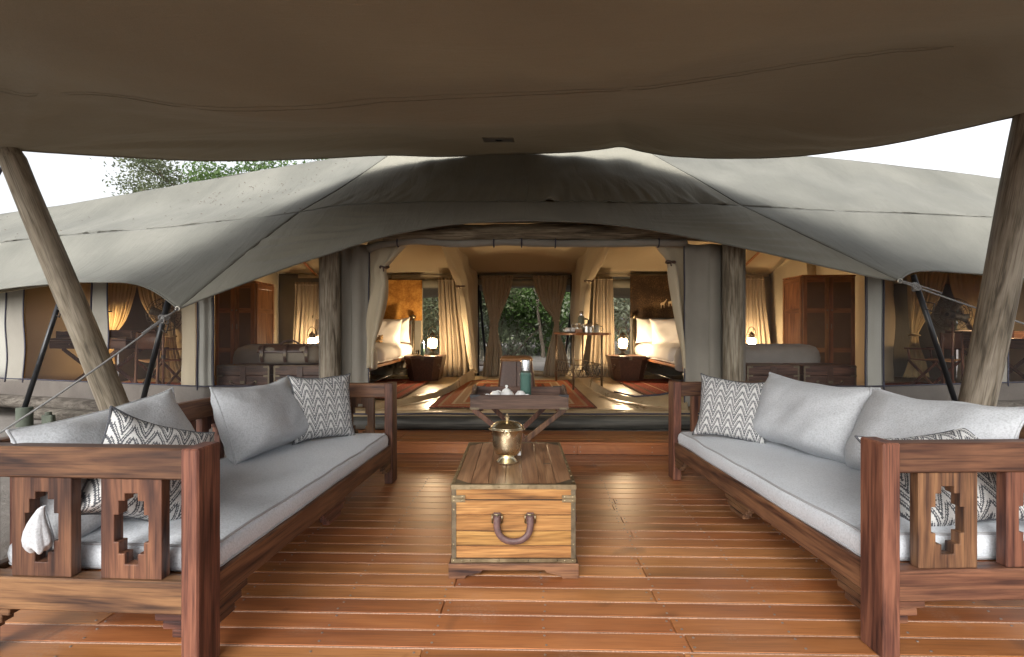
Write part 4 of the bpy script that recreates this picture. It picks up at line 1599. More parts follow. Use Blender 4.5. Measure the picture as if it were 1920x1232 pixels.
# --- ground logs ----------------------------------------------------------------------
def log(label, pts_, r, mat='log', group='logs along the foot of the tent'):
    c = Vector(pts_[len(pts_) // 2])
    P = resample([Vector(p) - c for p in pts_], 40)
    g = G().tube([Vector(p) + Vector((0, 0, .012 * nz(i * .3, r * 50))) for i, p in enumerate(P)], [r * (1 + .08 * nz(i * .4, r * 90)) for i in range(40)], 14)
    o = g.build('log', M[mat], None, smooth=True, loc=c, angle=50)
    tag(o, label, 'log', group)


def wlg(u, z, off):
    p = wl(u, 620, off)
    return (p.x, p.y, z)
log('long grey log under the left skirt, upper of two', [wlg(u, .275, .13) for u in (-200, 0, 200, 385, 500, 600)], .085)
log('grey log lying on the sand at left, lower of two', [wlg(u, .165, .27) for u in (58, 200, 385, 480, 590)], .08)
log('grey log under the right skirt, upper of two', [wlg(u, .275, .13) for u in (1400, 1500, 1640, 1900, 2150)], .085)
log('grey log on the sand at right, lower of two', [wlg(u, .165, .27) for u in (1420, 1640, 1900, 2180)], .08)
log('dark tarred log along the open tent front above the step', [(x, 5.60, .192) for x in lin(-2.75, 3.1, 12)], .072, 'log_dark', None)
# ------------------------------------------------------------------ the shade canopy overhead
def canopy():
    t = thing('shade_canopy', 'large brown canvas sun canopy stretched overhead across the top of the picture', 'canopy', (0, 0, 0))
    edge = [at(u, v, Y) for u, v, Y in ((-330, 268, 4.5), (0, 279, 4.6), (120, 287, 4.9), (250, 293, 5.35), (400, 299, 6.0), (520, 299, 6.5), (620, 296, 6.9), (720, 291, 7.2), (840, 293, 7.42), (930, 290, 7.48), (1010, 288, 7.45), (1080, 284, 7.38), (1130, 278, 7.3), (1165, 273, 7.3),
                                        (1195, 280, 7.2), (1240, 289, 7.0), (1310, 295, 6.7), (1400, 297, 6.2), (1500, 293, 5.75), (1600, 279, 5.35), (1700, 263, 5.05), (1800, 242, 4.8), (1910, 216, 4.55), (2060, 190, 4.45), (2200, 175, 4.4))]
    lip = [Vector((p.x * .97, p.y - .35, p.z - .02)) for p in edge]
    seam = [at(u, v, Y) for u, v, Y in ((-420, 170, 3.75), (0, 178, 3.8), (200, 186, 3.85), (450, 197, 3.9), (700, 191, 3.95), (1000, 181, 3.95), (1250, 158, 3.9), (1500, 120, 3.8), (1700, 94, 3.75), (1920, 100, 3.7), (2250, 110, 3.7))]
    xs = np.linspace(-5.7, 5.7, 12)
    r1 = [Vector((x, 2.9, 2.93 + .012 * x + .01 * x * x)) for x in xs]
    r2 = [Vector((x, 1.6, 2.95 + .012 * x + .01 * x * x)) for x in xs]
    r3 = [Vector((x, 0.2, 2.93 + .01 * x * x)) for x in xs]
    r4 = [Vector((x, -0.9, 2.85)) for x in xs]

    def fn(s, tt, p):
        f = nz(p[0] * .55 - p[1] * .9, p[1] * .3 + p[0] * .1, 2.0) * .07
        f += .012 * nz(p[0] * 2.2 - p[1] * 3.2, p[1] * .9, 5.0)
        # drag lines pulling towards the two pole tops
        for cx, cy in ((-4.5, 4.6), (4.45, 4.55)):
            dx, dy = p[0] - cx, p[1] - cy
            d = math.hypot(dx, dy)
            an = math.atan2(dy, dx)
            f += .035 * nz(an * 6.5, cx) * math.exp(-((d - 1.2) / 1.1) ** 2)
        return f * (1 if s > .02 else .3)
    P = loft([edge, lip, seam, r1, r2, r3, r4], 200, 110)
    Q = displace(P, fn)
    g = G()
    g.grid(Q)
    g.build('canvas', M['shade'], t, smooth=True, solid=.005)
    # the nearer stitched seams
    sm = resample(seam, 200)
    idx = [int(np.argmin(np.linalg.norm(P[:, j] - sm[j], axis=1))) for j in range(200)]
    for dk, w in ((0, .003), (1, .002)):
        lp = np.array([Q[idx[j] + dk, j] for j in range(200)])
        lp = np.array([lp[max(0, j - 9):j + 10].mean(0) for j in range(200)])
        pts_ = []
        for p in lp[::2]:
            jj = int(np.argmin(np.abs(Q[idx[100], :, 0] - p[0])))
            col = Q[:, jj]
            i0 = int(np.argmin(np.abs(col[5:90, 1] - p[1]))) + 5
            pts_.append(Vector((p[0], p[1], col[i0, 2] - .005)))
        zs_ = [q.z for q in pts_]
        g = G().tube(pts_, w, 5)
        g.build('seam', M['shade'], t, smooth=True)
    g = G().tube([Vector(p) for p in Q[0, ::1]], .012, 6)
    g.build('hem', M['shade'], t, smooth=True)
    # sewn patch with a small loop
    c = at(932, 261, 6.2)
    j = min(range(200), key=lambda q: abs(Q[8, q, 0] - c.x))
    i = min(range(1, 40), key=lambda q: abs((1.2 - Q[q, j, 2]) / Q[q, j, 1] * 960 + (261 - 620) + 0) if True else 0)
    i = min(range(1, 40), key=lambda q: abs(620 - (Q[q, j, 2] - 1.2) / Q[q, j, 1] * 960 - 261))
    rows_ = [[Vector(Q[a, b]) + Vector((0, -.002, -.006)) for b in range(j - 3, j + 4)] for a in range(max(1, i - 2), i + 4)]
    g = G()
    g.grid(np.array([[tuple(p) for p in r_] for r_ in rows_]))
    o = g.build('patch', M['shade'], t, smooth=True, solid=.003)
    b = Vector(Q[i, j]) + Vector((0, -.01, -.012))
    g = G().tube([b + Vector((-.045, 0, .004)), b + Vector((-.01, -.012, -.012)), b + Vector((.02, -.012, -.012)), b + Vector((.05, 0, .006))], .008, 6)
    g.build('loop', M['black_fabric'], t, smooth=True)
canopy()


def leaning_pole(label, foot, top, r0, r1, seed):
    foot, top = Vector(foot), Vector(top)
    d = top - foot
    L = d.length
    g = G()
    n, k = 24, 40
    rows_ = []
    for i in range(k):
        s = i / (k - 1)
        r = r0 + (r1 - r0) * s
        cx, cy = .02 * nz(s * 1.7, seed), .02 * nz(s * 1.7, seed + 9)
        if i == k - 1: r *= .8
        rows_.append([((r * (1 + .035 * nz(math.cos(a) + seed, math.sin(a), s * 5))) * math.cos(a) + cx, r * math.sin(a) + cy, L * s + (.012 if i == k - 1 else 0)) for a in np.linspace(0, 2 * math.pi, n, endpoint=False)])
    g.grid(np.array(rows_), closed_u=True)
    m = len(g.V)
    g.F.append(tuple(m - n + j for j in range(n)))
    g.F.append(tuple(range(n))[::-1])
    o = g.build('canopy_pole', M['pale_pole'], None, smooth=True, loc=foot, angle=60)
    o.rotation_mode = 'QUATERNION'
    o.rotation_quaternion = Vector((0, 0, 1)).rotation_difference(d.normalized())
    tag(o, label, 'pole')
    # drying cracks as grooves
    return o
leaning_pole('thick pale wooden pole leaning left, holding up the left canopy corner', at(247, 845, 4.95), at(20, 284, 4.62), .122, .098, 1.0)
leaning_pole('thick pale wooden pole leaning right, holding up the right canopy corner', at(1811, 850, 4.8), at(1948, 180, 4.45), .135, .135, 5.0)
# the cord lashing at the left pole top
g = G().tube([at(0, 300, 4.55), at(6, 310, 4.56), at(-4, 330, 4.6), at(-12, 352, 4.65)], .012, 6)
o = g.build('lashing_cord', M['navy'], None, smooth=True)
tag(o, 'dark cord hanging at the top of the left leaning pole', 'cord')


# ------------------------------------------------------------------ carved benches
BW, BL = .93, 2.36


def slat_plate(g, w, z0, z1, y0, y1, Mx):
    """a broad slat with a stepped oval cut through it"""
    hw = [.105, .205, .28]
    fr = [.15, .225, .365, .635, .75, .855]
    xs = sorted([0, w] + [w * (.5 + s * h) for h in hw for s in (-1, 1)])
    H = z1 - z0
    zs = [z0] + [z0 + H * (1 - f) for f in fr[::-1]] + [z1]
    lv = [None, 0, 1, 2, 1, 0, None]

    def solid(i, k):
        if lv[k] is None: return True
        c = (xs[i] + xs[i + 1]) / 2
        return abs(c - w / 2) > w * hw[lv[k]]
    g.cells(xs, zs, solid, y0, y1, Mx)


def bench(label, org, rz, sgn):
    t = thing('bench', label, 'bench', (*org, 0), rz, 'carved hardwood benches')

    def X(a): return sgn * a
    w_ = {a: M['rose_' + a] for a in 'xyz'}
    # posts
    for x in (0, BW - .065):
        for y in (0, BL - .125):
            g = G().box(X(x), X(x + .065), y, y + .125, 0, .79, .006)
            g.build('post', w_['z'], t, bevel=0)
    # arms
    for y in (.028, BL - .028 - .07):
        g = G().box(X(.066), X(BW - .066), y, y + .07, .672, .783, .006)
        g.build('arm_rail', w_['x'], t)
        g = G().box(X(.066), X(BW - .066), y, y + .07, .195, .312, .006)
        g.build('lower_rail', w_['x'], t)
        for x0 in (.165, .505):
            g = G()
            Mx = Matrix.Translation((X(x0) if sgn > 0 else X(x0 + .228), 0, 0))
            slat_plate(g, .228, .3125, .6715, y + .014, y + .056, Mx)
            g.build('arm_slat', w_['z'], t, bevel=.003)
        # stepped brackets under the lower rail
        for side in (0, 1):
            g = G()
            for k, ln in enumerate((.125, .095, .06)):
                a = .0655
                xx = (a, a + ln) if side == 0 else (BW - a - ln, BW - a)
                g.box(X(xx[0]), X(xx[1]), y + .012, y + .058, .195 - .0285 * (k + 1), .1945 - .0285 * k, .003)
            g.build('bracket', w_['x'], t)
    # front and back rails
    for x in (.008, BW - .055):
        g = G().box(X(x), X(x + .047), .126, BL - .126, .195, .308, .006)
        g.build('side_rail', w_['y'], t)
        for y0, dirn in ((.126, 1), (BL - .126, -1)):
            g = G()
            for k, ln in enumerate((.19, .15, .105)):
                g.box(X(x + .004), X(x + .043), y0, y0 + dirn * ln, .195 - .0285 * (k + 1), .1945 - .0285 * k, .003)
            g.build('bracket', w_['y'], t)
        g = G()
        for k, ln in enumerate((.30, .24, .17)):
            g.box(X(x + .004), X(x + .043), BL / 2 - ln / 2, BL / 2 + ln / 2, .195 - .0285 * (k + 1), .1945 - .0285 * k, .003)
        g.build('bracket', w_['y'], t)
    # backrest
    x = BW - .062
    g = G().box(X(x), X(x + .058), .126, BL - .126, .672, .783, .006)
    g.build('back_rail', w_['y'], t)
    g = G().box(X(x + .004), X(x + .052), BL / 2 - .04, BL / 2 + .04, .3085, .6715, .004)
    g.build('back_post', w_['z'], t)
    for y0 in (.20, .53, .84, 1.28, 1.60, 1.93):
        g = G()
        Mx = Matrix.Translation((X(x + .03), y0, 0)) @ Matrix.Rotation(R(90), 4, 'Z')
        slat_plate(g, .215, .3085, .6715, -.02, .02, Mx)
        g.build('back_slat', w_['z'], t, bevel=.003)
    # seat boards
    n = 5
    a0, a1 = .056, BW - .064
    for k in range(n):
        xa = a0 + (a1 - a0) * k / n
        g = G().box(X(xa + .003), X(xa + (a1 - a0) / n - .003), .10, BL - .10, .268, .292, .003)
        g.build('seat_board', M['deck'], t)
    return t


OL, RL = (-1.10, 1.77), R(-3.4)
OR, RR = (1.335, 1.86), R(2.0)
bench('carved dark hardwood bench on the left side of the deck', OL, RL, -1)
bench('carved dark hardwood bench on the right side of the deck', OR, RR, 1)


def bench_pt(side, x, y, z):
    o, r, s = (OL, RL, -1) if side == 'L' else (OR, RR, 1)
    a, b = s * x, y
    return Vector((o[0] + a * math.cos(r) - b * math.sin(r), o[1] + a * math.sin(r) + b * math.cos(r), z))


def rrect(hx, hy, r, n=7):
    pts = []
    for cx, cy, a0 in ((hx - r, hy - r, 0), (-hx + r, hy - r, 90), (-hx + r, -hy + r, 180), (hx - r, -hy + r, 270)):
        for k in range(n):
            a = R(a0 + 90 * k / (n - 1))
            pts.append((cx + r * math.cos(a), cy + r * math.sin(a)))
    # extra points along the long sides
    out = []
    for i, p in enumerate(pts):
        q = pts[(i + 1) % len(pts)]
        out.append(p)
        d = math.hypot(q[0] - p[0], q[1] - p[1])
        k = int(d / .05)
        for j in range(1, k):
            out.append((p[0] + (q[0] - p[0]) * j / k, p[1] + (q[1] - p[1]) * j / k))
    return out


def mattress(label, side, seed):
    o, r, s = (OL, RL, -1) if side == 'L' else (OR, RR, 1)
    c = bench_pt(side, .03 + .415, BL / 2, .2935)
    hx, hy, H = .418, BL / 2 - .128, .098
    t = thing('seat_mattress', label, 'mattress', c, r, 'seat mattresses of the benches')
    base = rrect(hx, hy, .05)

    def ring(inset, z, rad):
        sx, sy = max(.002, hx - inset) / hx, max(.002, hy - inset) / hy
        return [(p[0] * sx, p[1] * sy, z) for p in base]
    rings = [ring(.40, .0, 1), ring(.02, .0, 1), ring(.004, .008, 1), ring(0, .018, 1), ring(-.004, .035, 1), ring(-.006, .055, 1), ring(-.002, .08, 1), ring(.003, .09, 1), ring(.014, .100, 1), ring(.04, .108, 1), ring(.09, .116, 1), ring(.15, .122, 1), ring(.22, .126, 1), ring(.30, .128, 1), ring(.37, .129, 1), ring(.414, .129, 1)]
    P = np.array(rings)
    for i in range(P.shape[0]):
        for j in range(P.shape[1]):
            x, y, z = P[i, j]
            if z > .05:
                P[i, j, 2] += .012 * nz(x * 2.2, y * 1.7, seed) + .004 * nz(x * 7, y * 5, seed)
            if i in (2, 3, 4, 5, 6, 7, 8):
                w = .009 * nz(y * 2.4 + x, seed, 2.0) + .003 * nz(y * 9, x * 9, seed)
                P[i, j, 0] += w * (1 if x > 0 else -1)
                P[i, j, 2] += .006 * nz(y * 3.1 + x * 2, seed, 7.0) if i > 5 else 0
    g = G()
    g.grid(P, closed_u=True)
    g.F.append(tuple(range(P.shape[1])))
    g.F.append(tuple((P.shape[0] - 1) * P.shape[1] + j for j in range(P.shape[1]))[::-1])
    g.build('cover', M['linen'], t, smooth=True)
    for k in (3, 8):
        g = G().tube([Vector(p) + Vector((0, 0, .001)) for p in P[k]], .0055, 6, closed=True)
        g.build('piping', M['piping'], t, smooth=True)
    return t
mattress('pale grey linen seat mattress on the left bench', 'L', 1.0)
mattress('pale grey linen seat mattress on the right bench', 'R', 6.0)


def pillow(name, label, cat, group, c, yaw, lean, roll, w, h, d, mat, seed, ear=.0, sag=0.0, seam=True, wr_=.020, n=34):
    t = thing(name, label, cat, c, 0, group)
    Mr = Matrix.Rotation(yaw, 4, 'Z') @ Matrix.Rotation(lean, 4, 'X') @ Matrix.Rotation(roll, 4, 'Y')

    def pos(a, b, f):
        pin = .065 if w < .5 else .035
        x = a * w / 2 * (1 - pin * (1 - b * b) ** 1.0 * a * a) * (1 + ear * abs(a * b) ** 6)
        z = b * h / 2 * (1 - pin * (1 - a * a) ** 1.0 * b * b) * (1 + ear * abs(a * b) ** 6)
        k = max(0.0, (1 - a ** 4)) ** .55 * max(0.0, (1 - b ** 4)) ** .5
        bell = k * (1 - .22 * b * (1 + sag))
        y = -f * d / 2 * bell
        e = max(abs(a), abs(b))
        crn = (abs(a) * abs(b)) ** 2
        wv = wr_ * (nz(x * 3.4 + f, z * 3.4, seed) * 1.4 + (.8 + 1.6 * crn) * nz(x * 9 - z * 5, z * 8 + f, seed + 3) * .6)
        cr = .016 * crn * math.sin(9 * math.atan2(abs(b) - .2, abs(a) - .2 + 1e-6) + seed) * (1 - crn * .4)
        y += (wv + cr) * k ** .4 * (1 if e < .999 else 0)
        x += .010 * nz(z * 5, a * 3, seed + 1)
        z += .012 * nz(x * 4.5, b * 3, seed + 2) - sag * .035 * (1 - a * a) * (1 if b > 0 else .0) * b
        return (x, y, z)
    V, F, UV = [], [], []
    q = [math.sin(math.pi / 2 * (2 * i / n - 1)) for i in range(n + 1)]
    for f in (1, -1):
        o = len(V)
        for i in range(n + 1):
            for j in range(n + 1):
                V.append(pos(q[j], q[i], f))
                UV.append(((q[j] + 1) / 2 * w / .45, (q[i] + 1) / 2 * h / .45))
        for i in range(n):
            for j in range(n):
                k = o + i * (n + 1) + j
                F.append((k, k + 1, k + n + 2, k + n + 1))
    g = G()
    g.add(V, F, Mr)
    o = g.build('cover', mat, t, smooth=True, uv=UV)
    bm = bmesh.new()
    bm.from_mesh(o.data)
    bmesh.ops.remove_doubles(bm, verts=bm.verts, dist=.0006)
    bmesh.ops.recalc_face_normals(bm, faces=bm.faces)
    bm.to_mesh(o.data)
    bm.free()
    if seam:
        per = [pos(a, -1, 1) for a in q[:-1]] + [pos(1, b, 1) for b in q[:-1]] + [pos(a, 1, 1) for a in q[:0:-1]] + [pos(-1, b, 1) for b in q[:0:-1]]
        g = G().tube([Mr @ Vector(p) for p in per], .0055, 6, closed=True)
        g.build('seam', mat if mat == M['chevron'] else M['pillow'], t, smooth=True)
    return t
GP, GC = 'plain back pillows on the benches', 'zigzag cushions on the benches'
pl = M['pillow']
# left bench
pillow('pillow', 'plain pale grey pillow leaning on the left bench back beside the far zigzag cushion', 'pillow', GP, (-1.66, 3.38, .640), R(84), R(-20), R(1), .80, .46, .29, pl, 1.0, .02, .6)
pillow('pillow', 'plain pale grey pillow on the left bench, behind the carved near arm', 'pillow', GP, (-1.765, 2.30, .638), R(84), R(-18), R(-5), .80, .47, .27, pl, 2.0, .02, .3)
pillow('cushion', 'zigzag patterned cushion standing in the far corner of the left bench', 'cushion', GC, (-1.395, 3.70, .645), R(48), R(-13), R(2), .44, .45, .16, M['chevron'], 3.0, .07, .0, wr_=.010)
pillow('cushion', 'zigzag patterned cushion behind the carved near arm of the left bench', 'cushion', GC, (-1.53, 2.13, .622), R(58), R(-14), R(24), .40, .40, .24, M['chevron'], 4.0, .05, .2, wr_=.018)
# right bench
pillow('cushion', 'zigzag patterned cushion standing in the far corner of the right bench', 'cushion', GC, (1.565, 3.72, .635), R(-30), R(-19), R(4), .46, .44, .16, M['chevron'], 5.0, .07, .2, wr_=.010)
pillow('pillow', 'plain pale grey pillow leaning on the right bench back beside the far zigzag cushion', 'pillow', GP, (1.90, 3.33, .650), R(-72), R(-18), R(2), .80, .47, .31, pl, 6.0, .03, .5)
pillow('pillow', 'plain pale grey pillow on the right bench, behind the carved near arm', 'pillow', GP, (2.03, 2.55, .645), R(-84), R(-20), R(-1), .82, .47, .28, pl, 7.0, .03, .4)
pillow('cushion', 'zigzag patterned cushion slumped behind the carved near arm of the right bench', 'cushion', GC, (1.83, 2.20, .575), R(-18), R(-38), R(-13), .46, .42, .16, M['chevron'], 8.0, .09, .3, wr_=.014)
# the tucked corner of the near left pillow, poking through the arm slat
rows_ = []
for i, (z, r) in enumerate(((.150, .008), (.140, .014), (.118, .024), (.092, .036), (.066, .046), (.040, .052), (.018, .052), (.004, .046), (-.004, .034), (-.002, .016))):
    s_ = i / 9
    ring = []
    for a_ in np.linspace(0, 2 * math.pi, 48, endpoint=False):
        f_ = 1 + .42 * s_ * nz(math.cos(a_) * 1.6, math.sin(a_) * 1.6, s_ * 1.1) + .16 * s_ * nz(math.cos(a_) * 4, math.sin(a_) * 4, s_ * 2 + 5)
        r_s = .82
        ring.append((r_s * r * f_ * math.cos(a_) - .022 * (1 - s_) * -1 - .012 * math.sin(s_ * 5), r_s * r * f_ * math.sin(a_) * .7 - .012 * s_, z + .012 * s_ * math.sin(3 * a_ + 1)))
    rows_.append(ring)
g = G()
g.grid(np.array(rows_), closed_u=True)
g.F.append(tuple(9 * 48 + j for j in range(48)))
o = g.build('pillow_case_corner', pl, None, smooth=True, loc=bench_pt('L', .625, .035, .42))
tag(o, 'bunched grey linen corner poking through the left slat of the left bench arm', 'pillow corner')


# ------------------------------------------------------------------ brass-bound trunk used as a table
def trunk_table():
    x0, x1, y0, y1 = -.314, .288, 2.49, 3.43
    cx, cy = (x0 + x1) / 2, (y0 + y1) / 2
    t = thing('trunk', 'brass-bound honey wood trunk in the middle of the deck with leather handle', 'trunk', (cx, cy, 0))
    hx, hy = (x1 - x0) / 2, (y1 - y0) / 2
    zp, zt, zl = .072, .45, .392
    # plinth with a shaped lower edge on each side
    def plinth(half, thick, axis, off):
        n = 8
        a, b = half + .014, half - .16
        poly = [(-a, 0), (-a, zp), (a, zp), (a, 0), (a - .08, 0), (a - .085, .012), (a - .12, .020), (a - .155, .028), (a - .165, .040), (-a + .165, .040), (-a + .155, .028), (-a + .12, .020), (-a + .085, .012), (-a + .08, 0)]
        return G().prism(poly, off, off + thick, axis)
    plinth(hx, .02, "y", -hy - .014).build('plinth', M["rose_x"], t, bevel=.002)
    plinth(hx, .02, "y", hy - .006).build('plinth', M["rose_x"], t, bevel=.002)
    plinth(hy - .0065, .02, 'x', -hx - .013).build('plinth', M["rose_y"], t, bevel=.002)
    plinth(hy - .0065, .02, 'x', hx - .007).build('plinth', M["rose_y"], t, bevel=.002)
    # inner carcass and boards
    G().box(-hx + .006, hx - .006, -hy + .006, hy - .006, zp - .01, zt - .008, .002).build('carcass', M['dark_x'], t)
    zs = [zp + .004, .142, .212, .285, .362, zt - .014]
    zs = [zp + .006, zp + .082, zp + .158, zp + .232, .378, .430]
    zb = [(.092, .152), (.152, .224), (.224, .302), (.302, .376), (.376, .436)]
    for a, b in zb:
        G().box(-hx + .016, hx - .016, -hy + .002, -hy + .012, a + .0012, b - .0012, .003).build('end_board', M['trunk_x'], t)
        G().box(-hx + .016, hx - .016, hy - .012, hy - .002, a + .0012, b - .0012, .003).build('end_board', M['trunk_x'], t)
        G().box(-hx + .002, -hx + .012, -hy + .016, hy - .016, a + .0012, b - .0012, .003).build('side_board', M['trunk_y'], t)
        G().box(hx - .012, hx - .002, -hy + .016, hy - .016, a + .0012, b - .0012, .003).build('side_board', M['trunk_y'], t)
    n = 7
    for k in range(n):
        a = -hx + .006 + (2 * hx - .012) * k / n
        b = -hx + .006 + (2 * hx - .012) * (k + 1) / n
        G().box(a + .001, b - .001, -hy + .005, hy - .005, zt - .012, zt, .002).build('lid_board', M['lid_y'], t)
    # brass angle strips
    for sx in (-1, 1):
        for sy in (-1, 1):
            X, Y = sx * hx, sy * hy
            br = G()
            br.box(X, X - sx * .022, Y - sy * -.0008, Y + sy * .0012, zp + .002, zt - .004, .0006)
            br.box(X - sx * -.0008, X + sx * .0012, Y, Y - sy * .022, zp + .002, zt - .004, .0006)
            br.build('corner_strip', M['brass_old'], t)
    b2 = G()
    for s in (-1, 1):
        Y = s * hy
        b2.box(-hx - .003, hx + .003, Y + s * .002, Y + s * .0045, zt - .020, zt + .002, .0008)
        b2.box(-hx, hx, Y + s * .0013, Y + s * .003, zp + .002, zp + .020, .0006)
        b2.box(-hx, hx, Y + s * .002, Y - s * .012, zt + .0005, zt + .003, .0006)
        X = s * hx
        b2.box(X + s * .002, X + s * .0045, -hy, hy, zt - .020, zt + .002, .0008)
        b2.box(X + s * .0013, X + s * .003, -hy, hy, zp + .002, zp + .020, .0006)
        b2.box(X + s * .002, X - s * .012, -hy + .0125, hy - .0125, zt + .0005, zt + .003, .0006)
    b2.build('edge_strip', M['brass'], t)
    # studs
    st = G()
    my = Matrix.Rotation(R(90), 4, 'X')
    for s in (-1, 1):
        for x in np.linspace(-hx + .09, hx - .09, 4):
            for z in (zt - .010, zp + .010):
                st.lathe([(.0042, 0), (.0036, .0022), (.0001, .0034)], 8, M=Matrix.Translation((x, -hy - .0045, z)) @ my)
        for y in np.linspace(-hy + .05, hy - .05, 10):
            st.lathe([(.0042, 0), (.0036, .0022), (.0001, .0034)], 8, M=Matrix.Translation((s * (hx - .005), y, zt + .003)))
        for z in np.linspace(zp + .09, zt - .12, 2):
            st.lathe([(.0042, 0), (.0036, .0022), (.0001, .0034)], 8, M=Matrix.Translation((s * (hx - .010), -hy - .0012, z)) @ my)
    st.build('stud', M['brass'], t)["kind"] = "stuff"
    # corner plates in front: two-piece straps and base plates
    for s in (-1, 1):
        for z in (.366, .384):
            g = G().box(s * (hx + .002), s * (hx - .066), -hy - .0012, -hy - .0042, z, z + .0165, .001)
            for dx in (.012, .052):
                g.lathe([(.0048, 0), (.004, .0026), (.0001, .004)], 8, M=Matrix.Translation((s * (hx - dx), -hy - .0042, z + .008)) @ my)
            g.build('corner_plate', M['brass'], t)
        g = G().box(s * (hx + .002), s * (hx - .066), -hy - .0032, -hy - .0052, zp + .001, zp + .021, .001)
        for dx in (.012, .052):
            g.lathe([(.0048, 0), (.004, .0026), (.0001, .004)], 8, M=Matrix.Translation((s * (hx - dx), -hy - .0052, zp + .011)) @ my)
        g.build('corner_plate', M['brass'], t)
        g = G().box(s * (hx + .004), s * (hx - .095), -hy - .0046, -hy - .0066, zt - .021, zt + .0025, .001)
        g.build('corner_plate', M['brass'], t)
        # scroll-cut plates let into the lid corners
        for sy in (-1, 1):
            g = G()
            c = Vector((s * (hx - .012), sy * (hy - .012), zt + .0012))
            g.prism([(c.x, c.y), (c.x - s * .075, c.y), (c.x - s * .082, c.y - sy * .010), (c.x - s * .06, c.y - sy * .018), (c.x - s * .045, c.y - sy * .036), (c.x - s * .03, c.y - sy * .05), (c.x - s * .012, c.y - sy * .07), (c.x, c.y - sy * .075)], zt + .0005, zt + .0022, 'z')
            g.build('corner_plate', M['brass_old'], t)
    # lid line: black strip drawing in the shade of a narrow gap
    G().box(-hx + .017, hx - .017, -hy + .0005, -hy + .004, .3745, .3775, 0).build('lid_gap', M['black_iron'], t)
    # leather handle with brass squares
    hd = []
    for s in (-1, 1):
        g = G().box(s * .080 - .018, s * .080 + .018, -hy - .004, -hy - .010, .262, .318, .002)
        g.build('handle_tab', M['strap'], t)
        g = G()
        cx2, cz = s * .080, .290
        for (a, b) in (((-.024, -.020), (.024, -.020)), ((.024, -.020), (.024, .020)), ((.024, .020), (-.024, .020)), ((-.024, .020), (-.024, -.020))):
            g.tube([(cx2 + a[0], -hy - .013, cz + a[1]), (cx2 + b[0], -hy - .013, cz + b[1])], .0035, 6)
        g.build('buckle', M['brass'], t, smooth=True)
        for z in (.303, .250):
            g = G().lathe([(.006, 0), (.005, .003), (.0001, .005)], 10, M=Matrix.Translation((s * (.080 if z > .28 else .078), -hy - (.010 if z > .28 else .024), z)) @ my)
            g.build('rivet', M['brass_old'], t)
    path = [(-.080, -hy - .010, .30), (-.081, -hy - .016, .28), (-.080, -hy - .020, .25), (-.070, -hy - .026, .22), (-.045, -hy - .03, .196), (0, -hy - .032, .186), (.045, -hy - .03, .196), (.070, -hy - .026, .22), (.080, -hy - .020, .25), (.081, -hy - .016, .28), (.080, -hy - .010, .30)]
    pp = resample(path, 30)
    g = G()
    for i in range(29):
        pass
    rr = [.0155 if 6 < i < 23 else .0165 for i in range(30)]
    g.tube([tuple(p) for p in pp], rr, 10)
    g.V = [(x, (y + hy + .02) * .75 - hy - .02, z) for x, y, z in g.V]
    g.build('handle', M['strap'], t, smooth=True)
    # loose leather strap hanging on the right side
    ys = -hy + .30
    sp = [(hx + .006, ys, .385), (hx + .014, ys, .35), (hx + .022, ys - .01, .28), (hx + .030, ys - .015, .22), (hx + .036, ys - .02, .175)]
    P = resample(sp, 16)
    rows_ = [[(p[0], p[1] + dy * (1 if i < 14 else (.8 if i == 14 else .45)), p[2]) for dy in (-.017, 0, .017)] for i, p in enumerate(P)]
    g = G()
    g.grid(np.array(rows_))
    g.build('side_strap', M['strap'], t, smooth=True, solid=.005)
    # small engraved plate on the lid
    G().box(.165, .205, -.08, -.066, zt + .0004, zt + .0012, 0).build('name_plate', M['brass_old'], t)
trunk_table()


